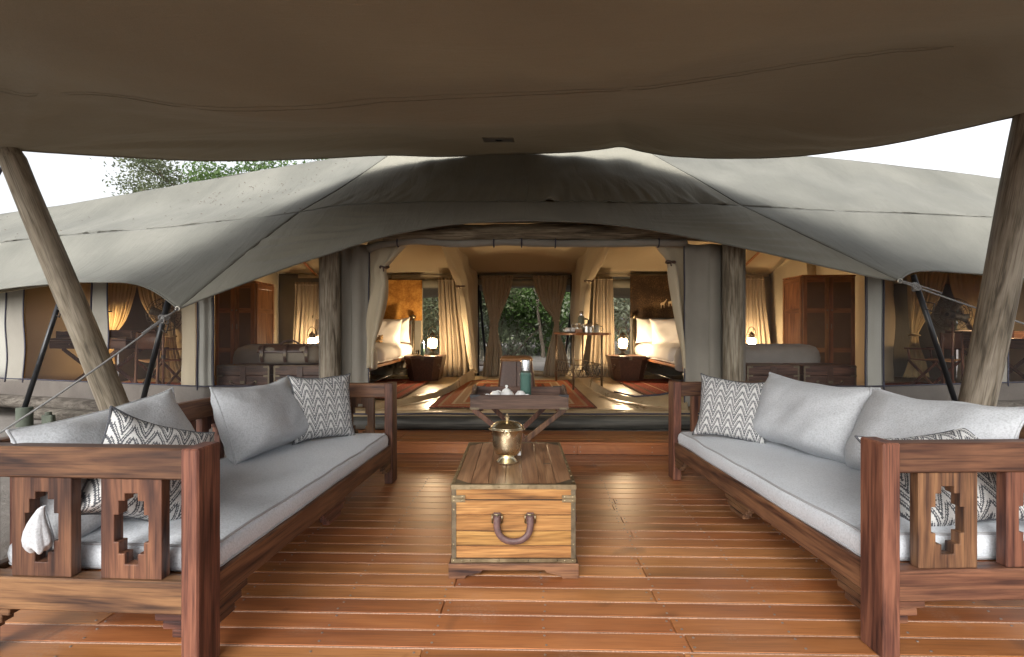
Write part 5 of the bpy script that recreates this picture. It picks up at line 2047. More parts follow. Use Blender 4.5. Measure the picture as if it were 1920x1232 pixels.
# ------------------------------------------------------------------ brass bucket on the trunk
def bucket():
    t = thing('ice_bucket', 'lidded golden brass ice bucket standing on the trunk', 'ice bucket', (-.052, 2.91, .4532))
    body = [(.054, 0), (.060, .003), (.0605, .008), (.055, .013), (.046, .022), (.040, .030), (.0385, .036), (.052, .041), (.066, .052), (.075, .068), (.080, .09), (.083, .12), (.0855, .155), (.0875, .185), (.090, .190), (.093, .1925), (.0925, .196), (.088, .197), (.084, .19), (.080, .15), (.074, .09), (.06, .055), (.0001, .05)]
    G().lathe(body, 48).build('body', M['bucket'], t, smooth=True, angle=35)
    lid = [(.095, .1975), (.0965, .200), (.095, .2035), (.088, .205), (.084, .209), (.078, .217), (.066, .225), (.050, .230), (.036, .2325), (.024, .234), (.018, .236), (.010, .238), (.0075, .243), (.009, .247), (.013, .251), (.0135, .256), (.010, .261), (.005, .2635), (.0045, .267), (.006, .270), (.0055, .274), (.0001, .276)]
    G().lathe(lid, 48).build('lid', M['bucket'], t, smooth=True, angle=35)
    # heart-shaped lug plate and ring in front
    hp = []
    for k in range(28):
        a = 2 * math.pi * k / 28
        hp.append((.0013 * 16 * math.sin(a) ** 3, .0013 * (13 * math.cos(a) - 5 * math.cos(2 * a) - 2 * math.cos(3 * a) - math.cos(4 * a))))
    g = G().prism([(x, z + .163) for x, z in hp], -.0895, -.084, 'y')
    g.build('lug_plate', M['bucket'], t, bevel=.001)
    g = G().tube([(.014 * math.cos(a), -.0935, .180 + .011 * math.sin(a)) for a in np.linspace(0, 2 * math.pi, 18, endpoint=False)], .0032, 8, closed=True)
    g.build('lug_ring', M['bucket'], t, smooth=True)
    # the bail handle laid round the rim
    hpth = [(.016 * math.cos(a), -.096 + .004, .186) for a in (0,)]
    g = G().tube([((.1005) * math.sin(a), -(.1005) * math.cos(a), .189 + .006 * math.cos(a)) for a in np.linspace(.12, 2 * math.pi - .12, 60)], .0032, 8)
    g.build('bail', M['bucket'], t, smooth=True)
    g = G().lathe([(.012, 0), (.013, .004), (.006, .006), (.0001, .006)], 14, M=Matrix.Translation((0, .088, .172)) @ Matrix.Rotation(R(-90), 4, 'X'))
    g.build('lug_plate', M['bucket'], t, smooth=True)
    # paper tag tucked behind
    g = G().box(.060, .078, .030, .0315, .030, .055, 0)
    o = g.build('paper_tag', M['china'], t)
bucket()


# ------------------------------------------------------------------ butler's tray table with tea things
def tray_table():
    cx, cy = .024, 4.28
    t = thing('tray_table', 'butler tray on crossed folding legs standing before the step', 'tray table', (cx, cy, 0))
    hx, y0, y1 = .385, -.28, .34
    zb, zt = .585, .697
    ty = lambda a: M['tray_' + a]
    G().box(-hx + .012, hx - .012, y0 + .012, y1 - .012, zb + .004, zb + .014, .002).build('tray_floor', ty('x'), t)
    G().box(-hx, hx, y0, y0 + .014, zb, zt, .003).build('front_panel', ty('x'), t)
    G().box(-hx, hx, y1 - .014, y1, zb, zt, .003).build('back_panel', ty('x'), t)
    ym = (y0 + y1) / 2
    for s in (-1, 1):
        # end panels rise to a hand-hold
        out = [(y0 + .0145, zb), (y0 + .0145, zt - .002), (ym - .19, zt + .002), (ym - .14, zt + .03), (ym - .08, zt + .045), (ym + .08, zt + .045), (ym + .14, zt + .03), (ym + .19, zt + .002), (y1 - .0145, zt - .002), (y1 - .0145, zb)]
        hole = (ym - .055, ym + .055, zt - .004, zt + .022)
        g = G()
        a, b = (s * hx, s * (hx - .013))
        # built in four pieces round the hand-hold
        g.prism([(y0 + .0145, zb), (y0 + .0145, zt - .002), (ym - .19, zt + .002), (ym - .14, zt + .03), (ym - .08, zt + .045), (ym - .055, zt + .045), (ym - .055, zb)], a, b, 'x')
        g.prism([(ym + .055, zb), (ym + .055, zt + .045), (ym + .08, zt + .045), (ym + .14, zt + .03), (ym + .19, zt + .002), (y1 - .0145, zt - .002), (y1 - .0145, zb)], a, b, 'x')
        g.prism([(ym - .055, zb), (ym - .055, zt - .004), (ym + .055, zt - .004), (ym + .055, zb)], a, b, 'x')
        g.prism([(ym - .055, zt + .022), (ym - .055, zt + .045), (ym + .055, zt + .045), (ym + .055, zt + .022)], a, b, 'x')
        g.build('end_panel', ty('y'), t)
        for yy, sy in ((y0, -1), (y1, 1)):
            # black iron caps on the top corners, brass below
            g = G().box(s * (hx + .002), s * (hx - .078), yy + sy * .0018, yy - sy * .016, zt - .006, zt + .003, .001)
            g.box(s * (hx + .002), s * (hx - .020), yy + sy * .0018, yy - sy * .001, zt - .020, zt - .0065, .001)
            g.prism([(s * (hx - .0205), zt - .0065), (s * (hx - .078), zt - .0065), (s * (hx - .055), zt - .013), (s * (hx - .0205), zt - .017)], yy + sy * .0018, yy - sy * .0005, 'y')
            g.build('corner_cap', M['black_iron'], t)
            g = G().box(s * (hx + .002), s * (hx - .072), yy + sy * .0018, yy - sy * .001, zb - .002, zb + .014, .001)
            for dx in (.012, .058):
                g.lathe([(.003, 0), (.0001, .002)], 6, M=Matrix.Translation((s * (hx - dx), yy + sy * .0018, zb + .007)) @ Matrix.Rotation(R(90) * -sy, 4, 'X'))
            g.build('corner_plate', M['brass_old'], t)
    # crossed legs: two frames
    for y, wx, zz in ((y0 + .05, .365, .0), (y1 - .05, .30, 0)):
        for s in (-1, 1):
            yo = y + (.013 if s > 0 else -.013)
            G().bar((s * wx, yo, zb - .003), (-s * wx, yo, 0.002), .042, .022, .003, up=(0, 1, 0)).build('leg', M['rose_z'], t)
    for s in (-1, 1):
        G().box(s * .31 - .02, s * .31 + .02, y0 + .07, y1 - .07, zb - .026, zb - .002, .003).build('leg_rail', M['rose_y'], t)
        G().tube([(s * .34, y0 + .06, .045), (s * .29, y1 - .06, .05)], .011, 8).build('stretcher', M['rose_y'], t, smooth=True)
    # tea things standing on the tray
    zf = zb + .0145
    tp = thing('teapot', 'white china teapot between two upturned cups on the butler tray', 'teapot', (cx - .105, cy - .02, zf))
    tp.scale = (1.14, 1.14, 1.14)
    G().lathe([(.030, 0), (.036, .002), (.050, .02), (.057, .042), (.055, .062), (.044, .080), (.030, .090), (.027, .0935), (.0001, .0935)], 32).build('body', M['china'], tp, smooth=True)
    G().lathe([(.032, .091), (.030, .095), (.018, .103), (.009, .107), (.006, .112), (.010, .118), (.0115, .124), (.007, .130), (.0001, .131)], 28).build('lid', M['china'], tp, smooth=True)
    G().tube([(.045, 0, .035), (.066, 0, .045), (.078, 0, .063), (.088, 0, .082)], [.016, .012, .009, .0075], 10).build('spout', M['china'], tp, smooth=True)
    G().tube([tuple(p) for p in resample([(-.040, 0, .078), (-.062, 0, .088), (-.082, 0, .078), (-.084, 0, .055), (-.070, 0, .035), (-.050, 0, .028)], 18)], .0055, 8).build('handle', M['china'], tp, smooth=True)
    cup = thing('cup', 'white china cup turned upside down, left of the teapot on the tray', 'cup', (cx - .195, cy - .10, zf), 0, 'upturned cups on the butler tray')
    G().lathe([(.055, 0), (.0568, .002), (.057, .018), (.054, .050), (.046, .078), (.034, .094), (.028, .098), (.027, .106), (.025, .106), (.023, .1), (.0001, .1)], 30).build('bowl', M['china'], cup, smooth=True)
    G().tube([tuple(p) for p in resample([(-.048, 0, .078), (-.072, 0, .082), (-.084, 0, .060), (-.076, 0, .034), (-.054, 0, .028)], 14)], .0042, 8).build('handle', M['china'], cup, smooth=True)
    dup(cup, (cx + .010, cy - .09, zf), R(150), 'white china cup turned upside down, between teapot and flask on the tray')
    fk = thing('flask', 'large green metal flask with a steel cup lid on the butler tray', 'flask', (cx + .056, cy + .06, zf))
    G().lathe([(.044, 0), (.046, .003), (.046, .225), (.0475, .228), (.0475, .234), (.0445, .238), (.0435, .246), (.0001, .246)], 32).build('body', M['green_paint'], fk, smooth=True, angle=35)
    G().lathe([(.041, .2465), (.041, .262), (.0001, .262)], 28).build('collar', M['green_post'], fk, smooth=True, angle=35)
    G().lathe([(.0385, .2625), (.0385, .272), (.0375, .345), (.0355, .352), (.030, .3535), (.0001, .3535)], 32).build('cup_lid', M['chrome'], fk, smooth=True, angle=35)
    for s in (-1, 1):
        G().box(s * .044, s * .052, -.006, .006, .224, .238, .001).build('bracket', M['brass'], fk)
tray_table()
# ------------------------------------------------------------------ inside the tent
def flat_rug(name, label, mat, cx, cy, hx, hy, rz=0.0):
    nx, ny = 24, 40
    V, F, UV = [], [], []
    for i in range(ny + 1):
        for j in range(nx + 1):
            x, y = -hx + 2 * hx * j / nx, -hy + 2 * hy * i / ny
            V.append((x, y, .010 + .003 * nz(x * 3, y * 3, cx)))
            UV.append((x, y))
    for i in range(ny):
        for j in range(nx):
            k = i * (nx + 1) + j
            F.append((k, k + 1, k + nx + 2, k + nx + 1))
    g = G().add(V, F)
    o = g.build(name, mat, None, smooth=True, uv=UV, loc=(cx, cy, FZ + .004), rz=rz, solid=.007)
    tag(o, label, 'rug')
    return o
flat_rug('rug', 'orange and cream striped rug on the floor of the middle room', M['rug_lobby'], -.04, 7.5, .97, 1.62)
flat_rug('rug', 'dark red patterned rug beside the left bed', M['rug_bed'], -2.62, 8.0, 1.12, 1.35)
flat_rug('rug', 'dark red patterned rug beside the right bed', M['rug_bed'], 2.88, 8.0, 1.12, 1.35)
flat_rug('rug', 'russet rug in the left wing of the tent', M['rug_bath'], -5.9, 7.85, 1.05, .85, R(-14))
flat_rug('rug', 'russet rug in the right wing of the tent', M['rug_bath'], 6.1, 7.75, 1.05, .85, R(11))


# --- curtains ------------------------------------------------------------------
def curtain(label, rows_, Y, folds, amp, mat, seed, cat='curtain', group='gathered curtains', heading=True, tie=None, nu=90, nv=50):
    rr = [[at(uL + (uR - uL) * k / 8, v, Y) for k in range(9)] for v, uL, uR in rows_]
    P = loft(rr, nu, nv)
    w0 = np.linalg.norm(P[0, -1] - P[0, 0])
    Q = P.copy()
    for i in range(nv):
        wi = np.linalg.norm(P[i, -1] - P[i, 0]) / w0
        for j in range(nu):
            t, s = j / (nu - 1), i / (nv - 1)
            k = amp * (.45 + .55 * s) * (min(1.0, wi + .25))
            ph = 2 * math.pi * folds * t + 1.5 * nz(t * 3, s * 1.4, seed) + seed
            Q[i, j, 1] += k * math.sin(ph) + .5 * k * math.sin(ph * 1.7 + s * 2 + seed)
            Q[i, j, 0] += .35 * k * math.cos(ph)
            if heading and s < .05: Q[i, j, 2] += .012 * nz(t * folds * 3, seed) * (1 - s / .05)
            if s > .97: Q[i, j, 2] += .02 * nz(t * 6, seed)
    base = Vector(Q[-1].mean(0))
    t_ = thing('curtain', label, cat, (base.x, Y, base.z), 0, group)
    Q = Q - np.array([base.x, Y, base.z])
    g = G()
    g.grid(Q)
    g.build('drape', mat, t_, smooth=True, solid=.003)
    if heading:
        pp = [(p[0], p[1] - .01, p[2] - .05 + .006 * math.sin(i)) for i, p in enumerate(Q[0])]
        g = G().tube(pp, .012, 5)
        g.build('heading_tape', mat, t_, smooth=True)
    if tie is not None:
        v = tie
        i = min(range(nv), key=lambda q: abs(Q[q, :, 2].mean() + base.z - at(0, v, Y).z))
        a, b = Vector(Q[i, 0]), Vector(Q[i, -1])
        c, h = (a + b) / 2, (b - a).length / 2 + .008
        g = G().tube([c + Vector((h * math.cos(x), (amp * 1.5 + .02) * math.sin(x), .012 * math.sin(2 * x))) for x in np.linspace(0, 2 * math.pi, 20, endpoint=False)], .014, 6, closed=True)
        g.build('tie_band', mat, t_, smooth=True)
    return t_
lc = M['curtain']
curtain('tied brown linen curtain on the left of the back doorway, waisted like an hourglass', [(517, 902, 962), (540, 904, 958), (580, 913, 943), (600, 917, 936), (610, 918, 933), (625, 917, 934), (660, 910, 941), (711, 902, 943)], 10.15, 9, .035, lc, 1.0, tie=612)
curtain('tied brown linen curtain on the right of the back doorway, behind the drinks table', [(517, 999, 1065), (540, 1003, 1062), (580, 1022, 1052), (600, 1038, 1049), (606, 1039, 1048), (620, 1037, 1049), (660, 1027, 1061), (709, 1018, 1072)], 10.15, 9, .035, lc, 2.0, tie=604)
curtain('straight brown curtain at the window right of the left bed', [(521, 822, 860), (560, 823, 864), (620, 825, 872), (680, 825, 878), (706, 823, 878)], 9.95, 6, .05, lc, 3.0)
curtain('straight brown curtain at the window left of the right bed', [(519, 1114, 1149), (560, 1112, 1150), (620, 1110, 1152), (680, 1106, 1153), (708, 1104, 1153)], 9.95, 6, .05, lc, 4.0)
curtain('brown curtain behind the lantern at the far left of the left bed', [(529, 553, 607), (560, 553, 606), (620, 550, 605), (680, 548, 604)], 9.95, 7, .045, lc, 5.0)
curtain('brown curtain behind the lantern at the far right of the right bed', [(518, 1388, 1432), (560, 1388, 1434), (620, 1387, 1440), (680, 1385, 1446)], 9.95, 7, .045, lc, 6.0)
# gathered fabric behind the headboards
for cx_, lab in ((-3.0, 'gathered grey-brown window drape behind the left headboard'), (3.25, 'gathered grey-brown window drape behind the right headboard')):
    u0, u1 = 968 + (cx_ - .75) / 10.2 * 960, 968 + (cx_ + .98) / 10.2 * 960
    if cx_ > 0: u0, u1 = 968 + (cx_ - .98) / 10.2 * 960, 968 + (cx_ + .75) / 10.2 * 960
    curtain(lab, [(598, u0, u1), (640, u0, u1), (690, u0, u1)], 10.22, 14, .03, M['wall'], cx_, group=None, heading=False)
gold = M['curtain_gold']
curtain('gold cotton curtain drawn to the left of the left wing doorway', [(520, 196, 259), (560, 198, 250), (600, 200, 236), (632, 202, 216), (650, 201, 214), (690, 196, 216)], 8.85, 8, .035, gold, 7.0, group='gold curtains in the tent wings')
curtain('gold cotton curtain right of the left wing doorway, hem trailing on the rug', [(520, 255, 322), (560, 262, 322), (600, 285, 324), (628, 305, 326), (650, 303, 330), (680, 297, 338), (710, 290, 352)], 8.85, 8, .035, gold, 8.0, group='gold curtains in the tent wings', tie=630)
curtain('gold cotton curtain on the left of the right wing doorway, knotted above its trailing hem', [(505, 1700, 1781), (540, 1702, 1772), (580, 1704, 1752), (610, 1706, 1730), (628, 1708, 1722), (645, 1706, 1724), (680, 1704, 1736), (708, 1694, 1742)], 8.85, 9, .035, gold, 9.0, group='gold curtains in the tent wings', tie=628)
curtain('gold cotton curtain behind the leaning pole in the right wing', [(505, 1778, 1850), (540, 1784, 1850), (580, 1802, 1850), (620, 1826, 1851), (660, 1832, 1852), (705, 1828, 1856)], 8.85, 8, .035, gold, 10.0, group='gold curtains in the tent wings')


# --- beds ---------------------------------------------------------------------
def bed(label, cx, s):
    """s: which side faces the middle room (+1 right, -1 left)"""
    y0, y1, hw = 7.05, 10.05, .98
    t = thing('bed', label, 'bed', (cx, y0, FZ), 0, 'double beds')
    L = y1 - y0
    # iron and timber frame
    G().box(-hw + .02, hw - .02, .06, L - .02, .36, .40, .006).build('frame', M['robe_y'], t)
    for x in (-hw + .08, hw - .08):
        for y in (.15, L - .15):
            G().tube([(x, y, 0), (x, y, .36)], .022, 10).build('leg', M['black_steel'], t, smooth=True)
    G().tube([(-hw + .08, .6, .16), (hw - .08, .6, .16)], .012, 8).build('stretcher', M['black_steel'], t, smooth=True)
    G().tube([(s * (hw - .08), .15, .16), (s * (hw - .08), L - .15, .16)], .012, 8).build('stretcher', M['black_steel'], t, smooth=True)
    # mattress under a white duvet

    def soft(name, x0, x1, ya, yb, z0, z1, mat, seed, r=.10, amp=.015):
        base = rrect((x1 - x0) / 2, (yb - ya) / 2, r, 6)
        h = z1 - z0
        hx_, hy_ = (x1 - x0) / 2, (yb - ya) / 2
        rings = []
        for ins, z in ((.05, 0), (.0, .02 * 1), (-.01, h * .3), (-.012, h * .55), (.01, h * .78), (.05, h * .92), (.12, h), (.25, h + .012), (min(hx_, hy_) * .6, h + .018), (min(hx_, hy_) - .02, h + .02)):
            rings.append([(p[0] * (hx_ - ins) / hx_ + (x0 + x1) / 2, p[1] * (hy_ - ins) / hy_ + (ya + yb) / 2, z0 + z) for p in base])
        P = np.array(rings)
        P = displace(P, lambda a, b, p: amp * nz(p[0] * 3, p[1] * 3, seed + p[2] * 3) + amp * .5 * nz(p[0] * 9, p[1] * 9, seed + p[2] * 9))
        g = G()
        g.grid(P, closed_u=True)
        g.F.append(tuple(range(P.shape[1])))
        g.F.append(tuple((P.shape[0] - 1) * P.shape[1] + j for j in range(P.shape[1])))
        return g.build(name, mat, t, smooth=True)
    soft('mattress', -hw + .04, hw - .04, .08, L - .10, .401, .46, M['sheet'], 1, .06)
    soft('duvet', -hw, hw, .55, L - .12, .43, .655, M['sheet'], 3 + cx, .12, .02)
    soft('blanket', -hw - .015, hw + .015, -.02, .46, .33, .69, M['blanket'], 5 + cx, .22, .018)
    # headboard: padded leather between brass-topped posts
    hb = G().box(-hw + .06, hw - .06, L - .07, L - .005, .46, 1.03, .03)
    o = hb.build('headboard', M['leather'], t)
    for x in np.linspace(-hw + .25, hw - .25, 5):
        G().lathe([(.016, 0), (.012, .006), (.0001, .009)], 10, M=Matrix.Translation((x, L - .07, .80)) @ Matrix.Rotation(R(90), 4, 'X')).build('button', M['brass_old'], o)
    for x in (-hw + .01, hw - .01):
        p = G().tube([(x, L - .05, .0), (x, L - .05, 1.12)], .028, 12).build('head_post', M['brass_old'], t, smooth=True)
        G().lathe([(.02, 0), (.046, .025), (.052, .05), (.046, .078), (.02, .095), (.0001, .098)], 16, (x, L - .05, 1.12)).build('knob', M['brass'], p, smooth=True)
    return t
bed('double bed with white duvet and grey foot blanket in the left bedroom', -2.98, 1)
bed('double bed with white duvet and grey foot blanket in the right bedroom', 3.27, -1)
GPB = 'white pillows on the beds'
# all four standing pillows a bed shows
pillow('bed_pillow', 'white pillow standing in front at the inner side of the left bed', 'pillow', GPB, (-2.46, 9.42, 1.185), R(8), R(-14), R(3), .66, .47, .20, M['sheet'], 11, .05, .2, False)
pillow('bed_pillow', 'white pillow behind the front one against the left headboard', 'pillow', GPB, (-2.36, 9.72, 1.20), R(4), R(-10), R(-2), .66, .47, .18, M['sheet'], 12, .05, .2, False)
pillow('bed_pillow', 'white pillow standing in front at the inner side of the right bed', 'pillow', GPB, (2.88, 9.40, 1.19), R(-8), R(-14), R(-3), .78, .50, .20, M['sheet'], 13, .05, .2, False)
pillow('bed_pillow', 'white pillow behind the front one against the right headboard', 'pillow', GPB, (2.60, 9.74, 1.19), R(-4), R(-10), R(3), .62, .47, .18, M['sheet'], 14, .05, .2, False)
pillow('bed_pillow', 'white pillow at the outer side of the left bed', 'pillow', GPB, (-3.45, 9.6, 1.185), 0, R(-12), 0, .66, .47, .2, M['sheet'], 15, .05, .2, False)
pillow('bed_pillow', 'white pillow at the outer side of the right bed', 'pillow', GPB, (3.75, 9.6, 1.185), 0, R(-12), 0, .66, .47, .2, M['sheet'], 16, .05, .2, False)


def plush(label, x, y, z, s):
    t = thing('plush_toy', label, 'toy', (x, y, z), 0, 'plush toys on the beds')
    G().lathe([(.0001, 0), (.05, .01), (.068, .05), (.05, .095), (.0001, .11)], 14).build('body', M['toy'], t, smooth=True)
    h = G().lathe([(.0001, 0), (.035, .008), (.046, .04), (.035, .075), (.0001, .085)], 14, (s * .085, -.03, .045)).build('head', M['toy'], t, smooth=True)
    for a in (-1, 1):
        G().lathe([(.0001, 0), (.016, .008), (.012, .022), (.0001, .028)], 8, (s * .085 + a * .03, -.03, .115)).build('ear', M['toy'], h, smooth=True)
        G().tube([(s * .03, a * .05, .03), (s * .10, a * .06 - .04, .015)], [.022, .018], 8).build('leg', M['toy'], t, smooth=True)
plush('small spotted plush animal in front of the left bed pillows', -2.52, 9.22, .985, 1)
plush('small spotted plush animal in front of the right bed pillows', 3.04, 9.2, .985, -1)


# --- pictures --------------------------------------------------------------------
def picture(label, u0, u1, v0, v1, mat, Y=10.12):
    a, b = at(u0, v0, Y), at(u1, v1, Y)
    c = (a + b) / 2
    t = thing('picture', label, 'picture', (c.x, Y, c.z))
    w, h = (b.x - a.x) / 2, (a.z - b.z) / 2
    G().box(-w, w, 0, .035, -h, h, .004).build('print', mat, t)
    G().tube([(-w - .05, .02, h + .015), (w + .05, .02, h + .015)], .012, 8).build('hanging_rod', M['bronze'], t, smooth=True)
    return t, w, h
picture('mottled amber canvas print hanging over the left bed', 714, 791, 525, 601, M['print_amber'])
t, w, h = picture('dark canvas print with a gold corner and two pale grazing animals over the right bed', 1182, 1300, 517, 596, M['print_dark'])
for k, (dx, dz, sc) in enumerate(((.02, -.16, 1.0), (.17, -.13, .9))):
    body = [(-.05, 0), (-.045, .035), (.0, .05), (.04, .075), (.075, .115), (.085, .11), (.055, .06), (.03, .02), (.028, -.06), (.02, -.06), (.015, 0), (-.025, -.005), (-.03, -.07), (-.04, -.07), (-.042, -.01)]
    G().prism([(dx + x * sc, dz + z * sc) for x, z in body], -.0015, .001, 'y').build('printed_animal', M['print_pale'], t)


# --- lanterns and night stands --------------------------------------------------------
def lantern(label, loc):
    t = thing('lantern', label, 'lantern', loc, 0, 'lit brass lanterns on the night stands')
    G().lathe([(.085, 0), (.088, .006), (.075, .016), (.045, .03), (.030, .05), (.030, .075), (.052, .088), (.072, .10), (.074, .125), (.060, .138), (.040, .145), (.0001, .145)], 24).build('base', M['brass_old'], t, smooth=True, angle=40)
    G().lathe([(.044, .147), (.058, .158), (.063, .19), (.063, .25), (.056, .285), (.046, .298)], 24).build('glass', M['lamp_glow'], t, smooth=True)
    G().lathe([(.062, .299), (.070, .303), (.070, .312), (.052, .322), (.052, .358), (.062, .362), (.060, .37), (.034, .392), (.016, .405), (.012, .425), (.0001, .43)], 24).build('cap', M['brass_old'], t, smooth=True, angle=40)
    G().tube([(.085 * math.cos(a), 0, .345 + .165 * math.sin(a)) for a in np.linspace(0, math.pi, 24)], .007, 8).build('bail', M['brass_old'], t, smooth=True)
    for s in (-1, 1):
        G().tube([(s * .085, 0, .345), (s * .092, 0, .34), (s * .05, 0, .335)], .006, 6).build('lug', M['brass_old'], t, smooth=True)
        G().tube([(s * .07, 0, .125), (s * .084, 0, .16), (s * .084, 0, .29), (s * .06, 0, .31)], .004, 6).build('guard_wire', M['brass_old'], t, smooth=True)
    return t


def stand(label, loc, rz=0.0):
    t = thing('night_stand', label, 'night stand', loc, rz, 'tapered leather night stands')
    top = [(-.33, -.20), (-.20, -.30), (.20, -.30), (.33, -.20), (.33, .28), (-.33, .28)]
    low = [(x * .74, y * .8) for x, y in top]
    g = G()
    n = len(top)
    V = [(x, y, .0) for x, y in low] + [(x, y, .40) for x, y in top]
    g.add(V, [tuple(range(n))[::-1], tuple(range(n, 2 * n))] + [(i, (i + 1) % n, n + (i + 1) % n, n + i) for i in range(n)])
    g.build('body', M['leather_dark'], t, bevel=.006)
    g = G().prism([(x * 1.03, y * 1.03) for x, y in top], .402, .445, 'z')
    g.build('lid', M['leather_dark'], t, bevel=.008)
    for i in range(5):
        a, b = Vector(V[i]), Vector(V[n + i])
        G().tube([a * 1.005, b * 1.005], .007, 6).build('edge_binding', M['leather'], t, smooth=True)
    G().box(-.03, .03, -.318, -.308, .37, .43, .002).build('latch', M['brass_old'], t)
    for s in (-1, 1):
        G().tube([(s * .285 + .02 * 0, -.20 + .085 * math.cos(a), .27 + .055 * math.sin(a)) for a in np.linspace(math.pi, 2 * math.pi, 12)], .010, 6).build('handle', M['leather'], t, smooth=True)
        for q in (-.085, .085):
            G().tube([(s * .275, -.20 + q, .27), (s * .29, -.20 + q, .30)], .018, 8).build('handle_mount', M['brass_old'], t, smooth=True)
    return t
stL = at(794, 716, 9.05)
stR = at(1180, 716, 9.05)
ns = stand('tapered dark leather night stand right of the left bed', (stL.x, 9.25, FZ + .012))
dup(ns, (stR.x, 9.25, FZ + .012), 0, 'tapered dark leather night stand left of the right bed')
dup(ns, (-4.2, 9.55, FZ + .012), 0, 'tapered dark leather night stand at the far left of the left bed')
dup(ns, (4.50, 9.55, FZ + .012), 0, 'tapered dark leather night stand at the far right of the right bed')
zl = FZ + .012 + .447
lt = lantern('lit brass lantern on the night stand right of the left bed', (at(811, 668, 9.2).x, 9.2, zl))
dup(lt, (at(1168, 668, 9.15).x, 9.15, zl), 0, 'lit brass lantern on the night stand left of the right bed')
dup(lt, (at(585, 660, 9.5).x, 9.5, zl), 0, 'lit brass lantern behind the blanketed foot of the left bed')
dup(lt, (at(1409, 660, 9.5).x, 9.5, zl), 0, 'lit brass lantern behind the blanketed foot of the right bed')
# green flask, glass and dish beside the left lantern
p = at(792, 668, 9.05)
t = thing('flask', 'slim green flask beside the lantern on the left night stand', 'flask', (p.x, 9.05, zl))
G().lathe([(.034, 0), (.036, .003), (.036, .20), (.028, .215), (.0001, .216)], 20).build('body', M['green_paint'], t, smooth=True, angle=40)
G().lathe([(.027, .2165), (.027, .27), (.022, .276), (.0001, .277)], 20).build('cup_lid', M['chrome'], t, smooth=True, angle=40)
p = at(783, 668, 9.02)
t = thing('tumbler', 'small clear tumbler on a brass dish beside the slim flask', 'tumbler', (p.x, 9.0, zl))
G().lathe([(.07, 0), (.085, .008), (.086, .011), (.068, .006), (.0001, .005)], 20).build('dish', M['brass'], t, smooth=True)
gm = N('clear_glass')
gb = gm.n("BsdfGlass")
gb.inputs["Roughness"].default_value = .02
gb.inputs["IOR"].default_value = 1.45
gm.done(gb.outputs[0])
G().lathe([(.026, .012), (.031, .013), (.035, .10), (.033, .10), (.029, .018), (.0001, .017)], 20).build('tumbler_glass', gm.m, t, smooth=True)


# --- chests at the feet of the beds, duffel bag -------------------------------------
def chest(label, loc, mat='dark', w=.70):
    t = thing('foot_chest', label, 'chest', loc, 0, 'dark wooden chests at the feet of the beds')
    h, d = .465, .5
    G().box(-w / 2, w / 2, 0, d, 0, h * .74, .006).build('body', M[mat + '_x'], t)
    G().box(-w / 2 - .003, w / 2 + .003, -.003, d + .003, h * .745, h, .006).build('lid', M[mat + '_x'], t)
    g = G()
    for s in (-1, 1):
        x = s * w / 2
        g.box(x + s * .003, x - s * .018, -.006, -.0035, .01, h - .01, .0005)
        for z in (.005, h * .70, h - .03):
            g.box(x + s * .005, x - s * .07, -.0085, -.0062, z, z + .022, .0005)
    g.build('brass_fitting', M['brass_old'], t)
    G().box(-w / 2 - .002, w / 2 + .002, -.0058, .012, h + .0005, h + .003, .0005).build('edge_strip', M['brass'], t)
    st = G().box(-.035, .035, -.014, -.0064, h * .50, h - .02, .002).build('lid_strap', M['leather_dark'], t)
    G().box(-.028, .028, -.020, -.0142, h * .52, h * .60, .002).build('buckle', M['brass_old'], st)
    G().tube([tuple(q) for q in resample([(-.15, -.012, h * .56), (-.09, -.03, h * .50), (0, -.034, h * .48), (.09, -.03, h * .50), (.15, -.012, h * .56)], 14)], .011, 8).build('handle', M['leather_dark'], t, smooth=True)
    for s in (-1, 1):
        G().lathe([(.024, 0), (.02, .006), (.0001, .008)], 12, M=Matrix.Translation((s * .15, -.004, h * .56)) @ Matrix.Rotation(R(90), 4, 'X')).build('handle_mount', M['brass_old'], t)
    return t
c0 = chest('dark wooden chest at the foot of the left bed, left one of two', (-3.36, 6.3, FZ + .006), 'dark', .64)
dup(c0, (-2.66, 6.3, FZ + .006), 0, 'dark wooden chest at the foot of the left bed, under the duffel bag')
dup(c0, (3.17, 6.32, FZ + .006), R(0), 'dark wooden chest at the foot of the right bed beside the rough door post')
dup(c0, (3.86, 6.3, FZ + .006), R(0), 'dark wooden chest at the foot of the right bed, nearer the wardrobe')


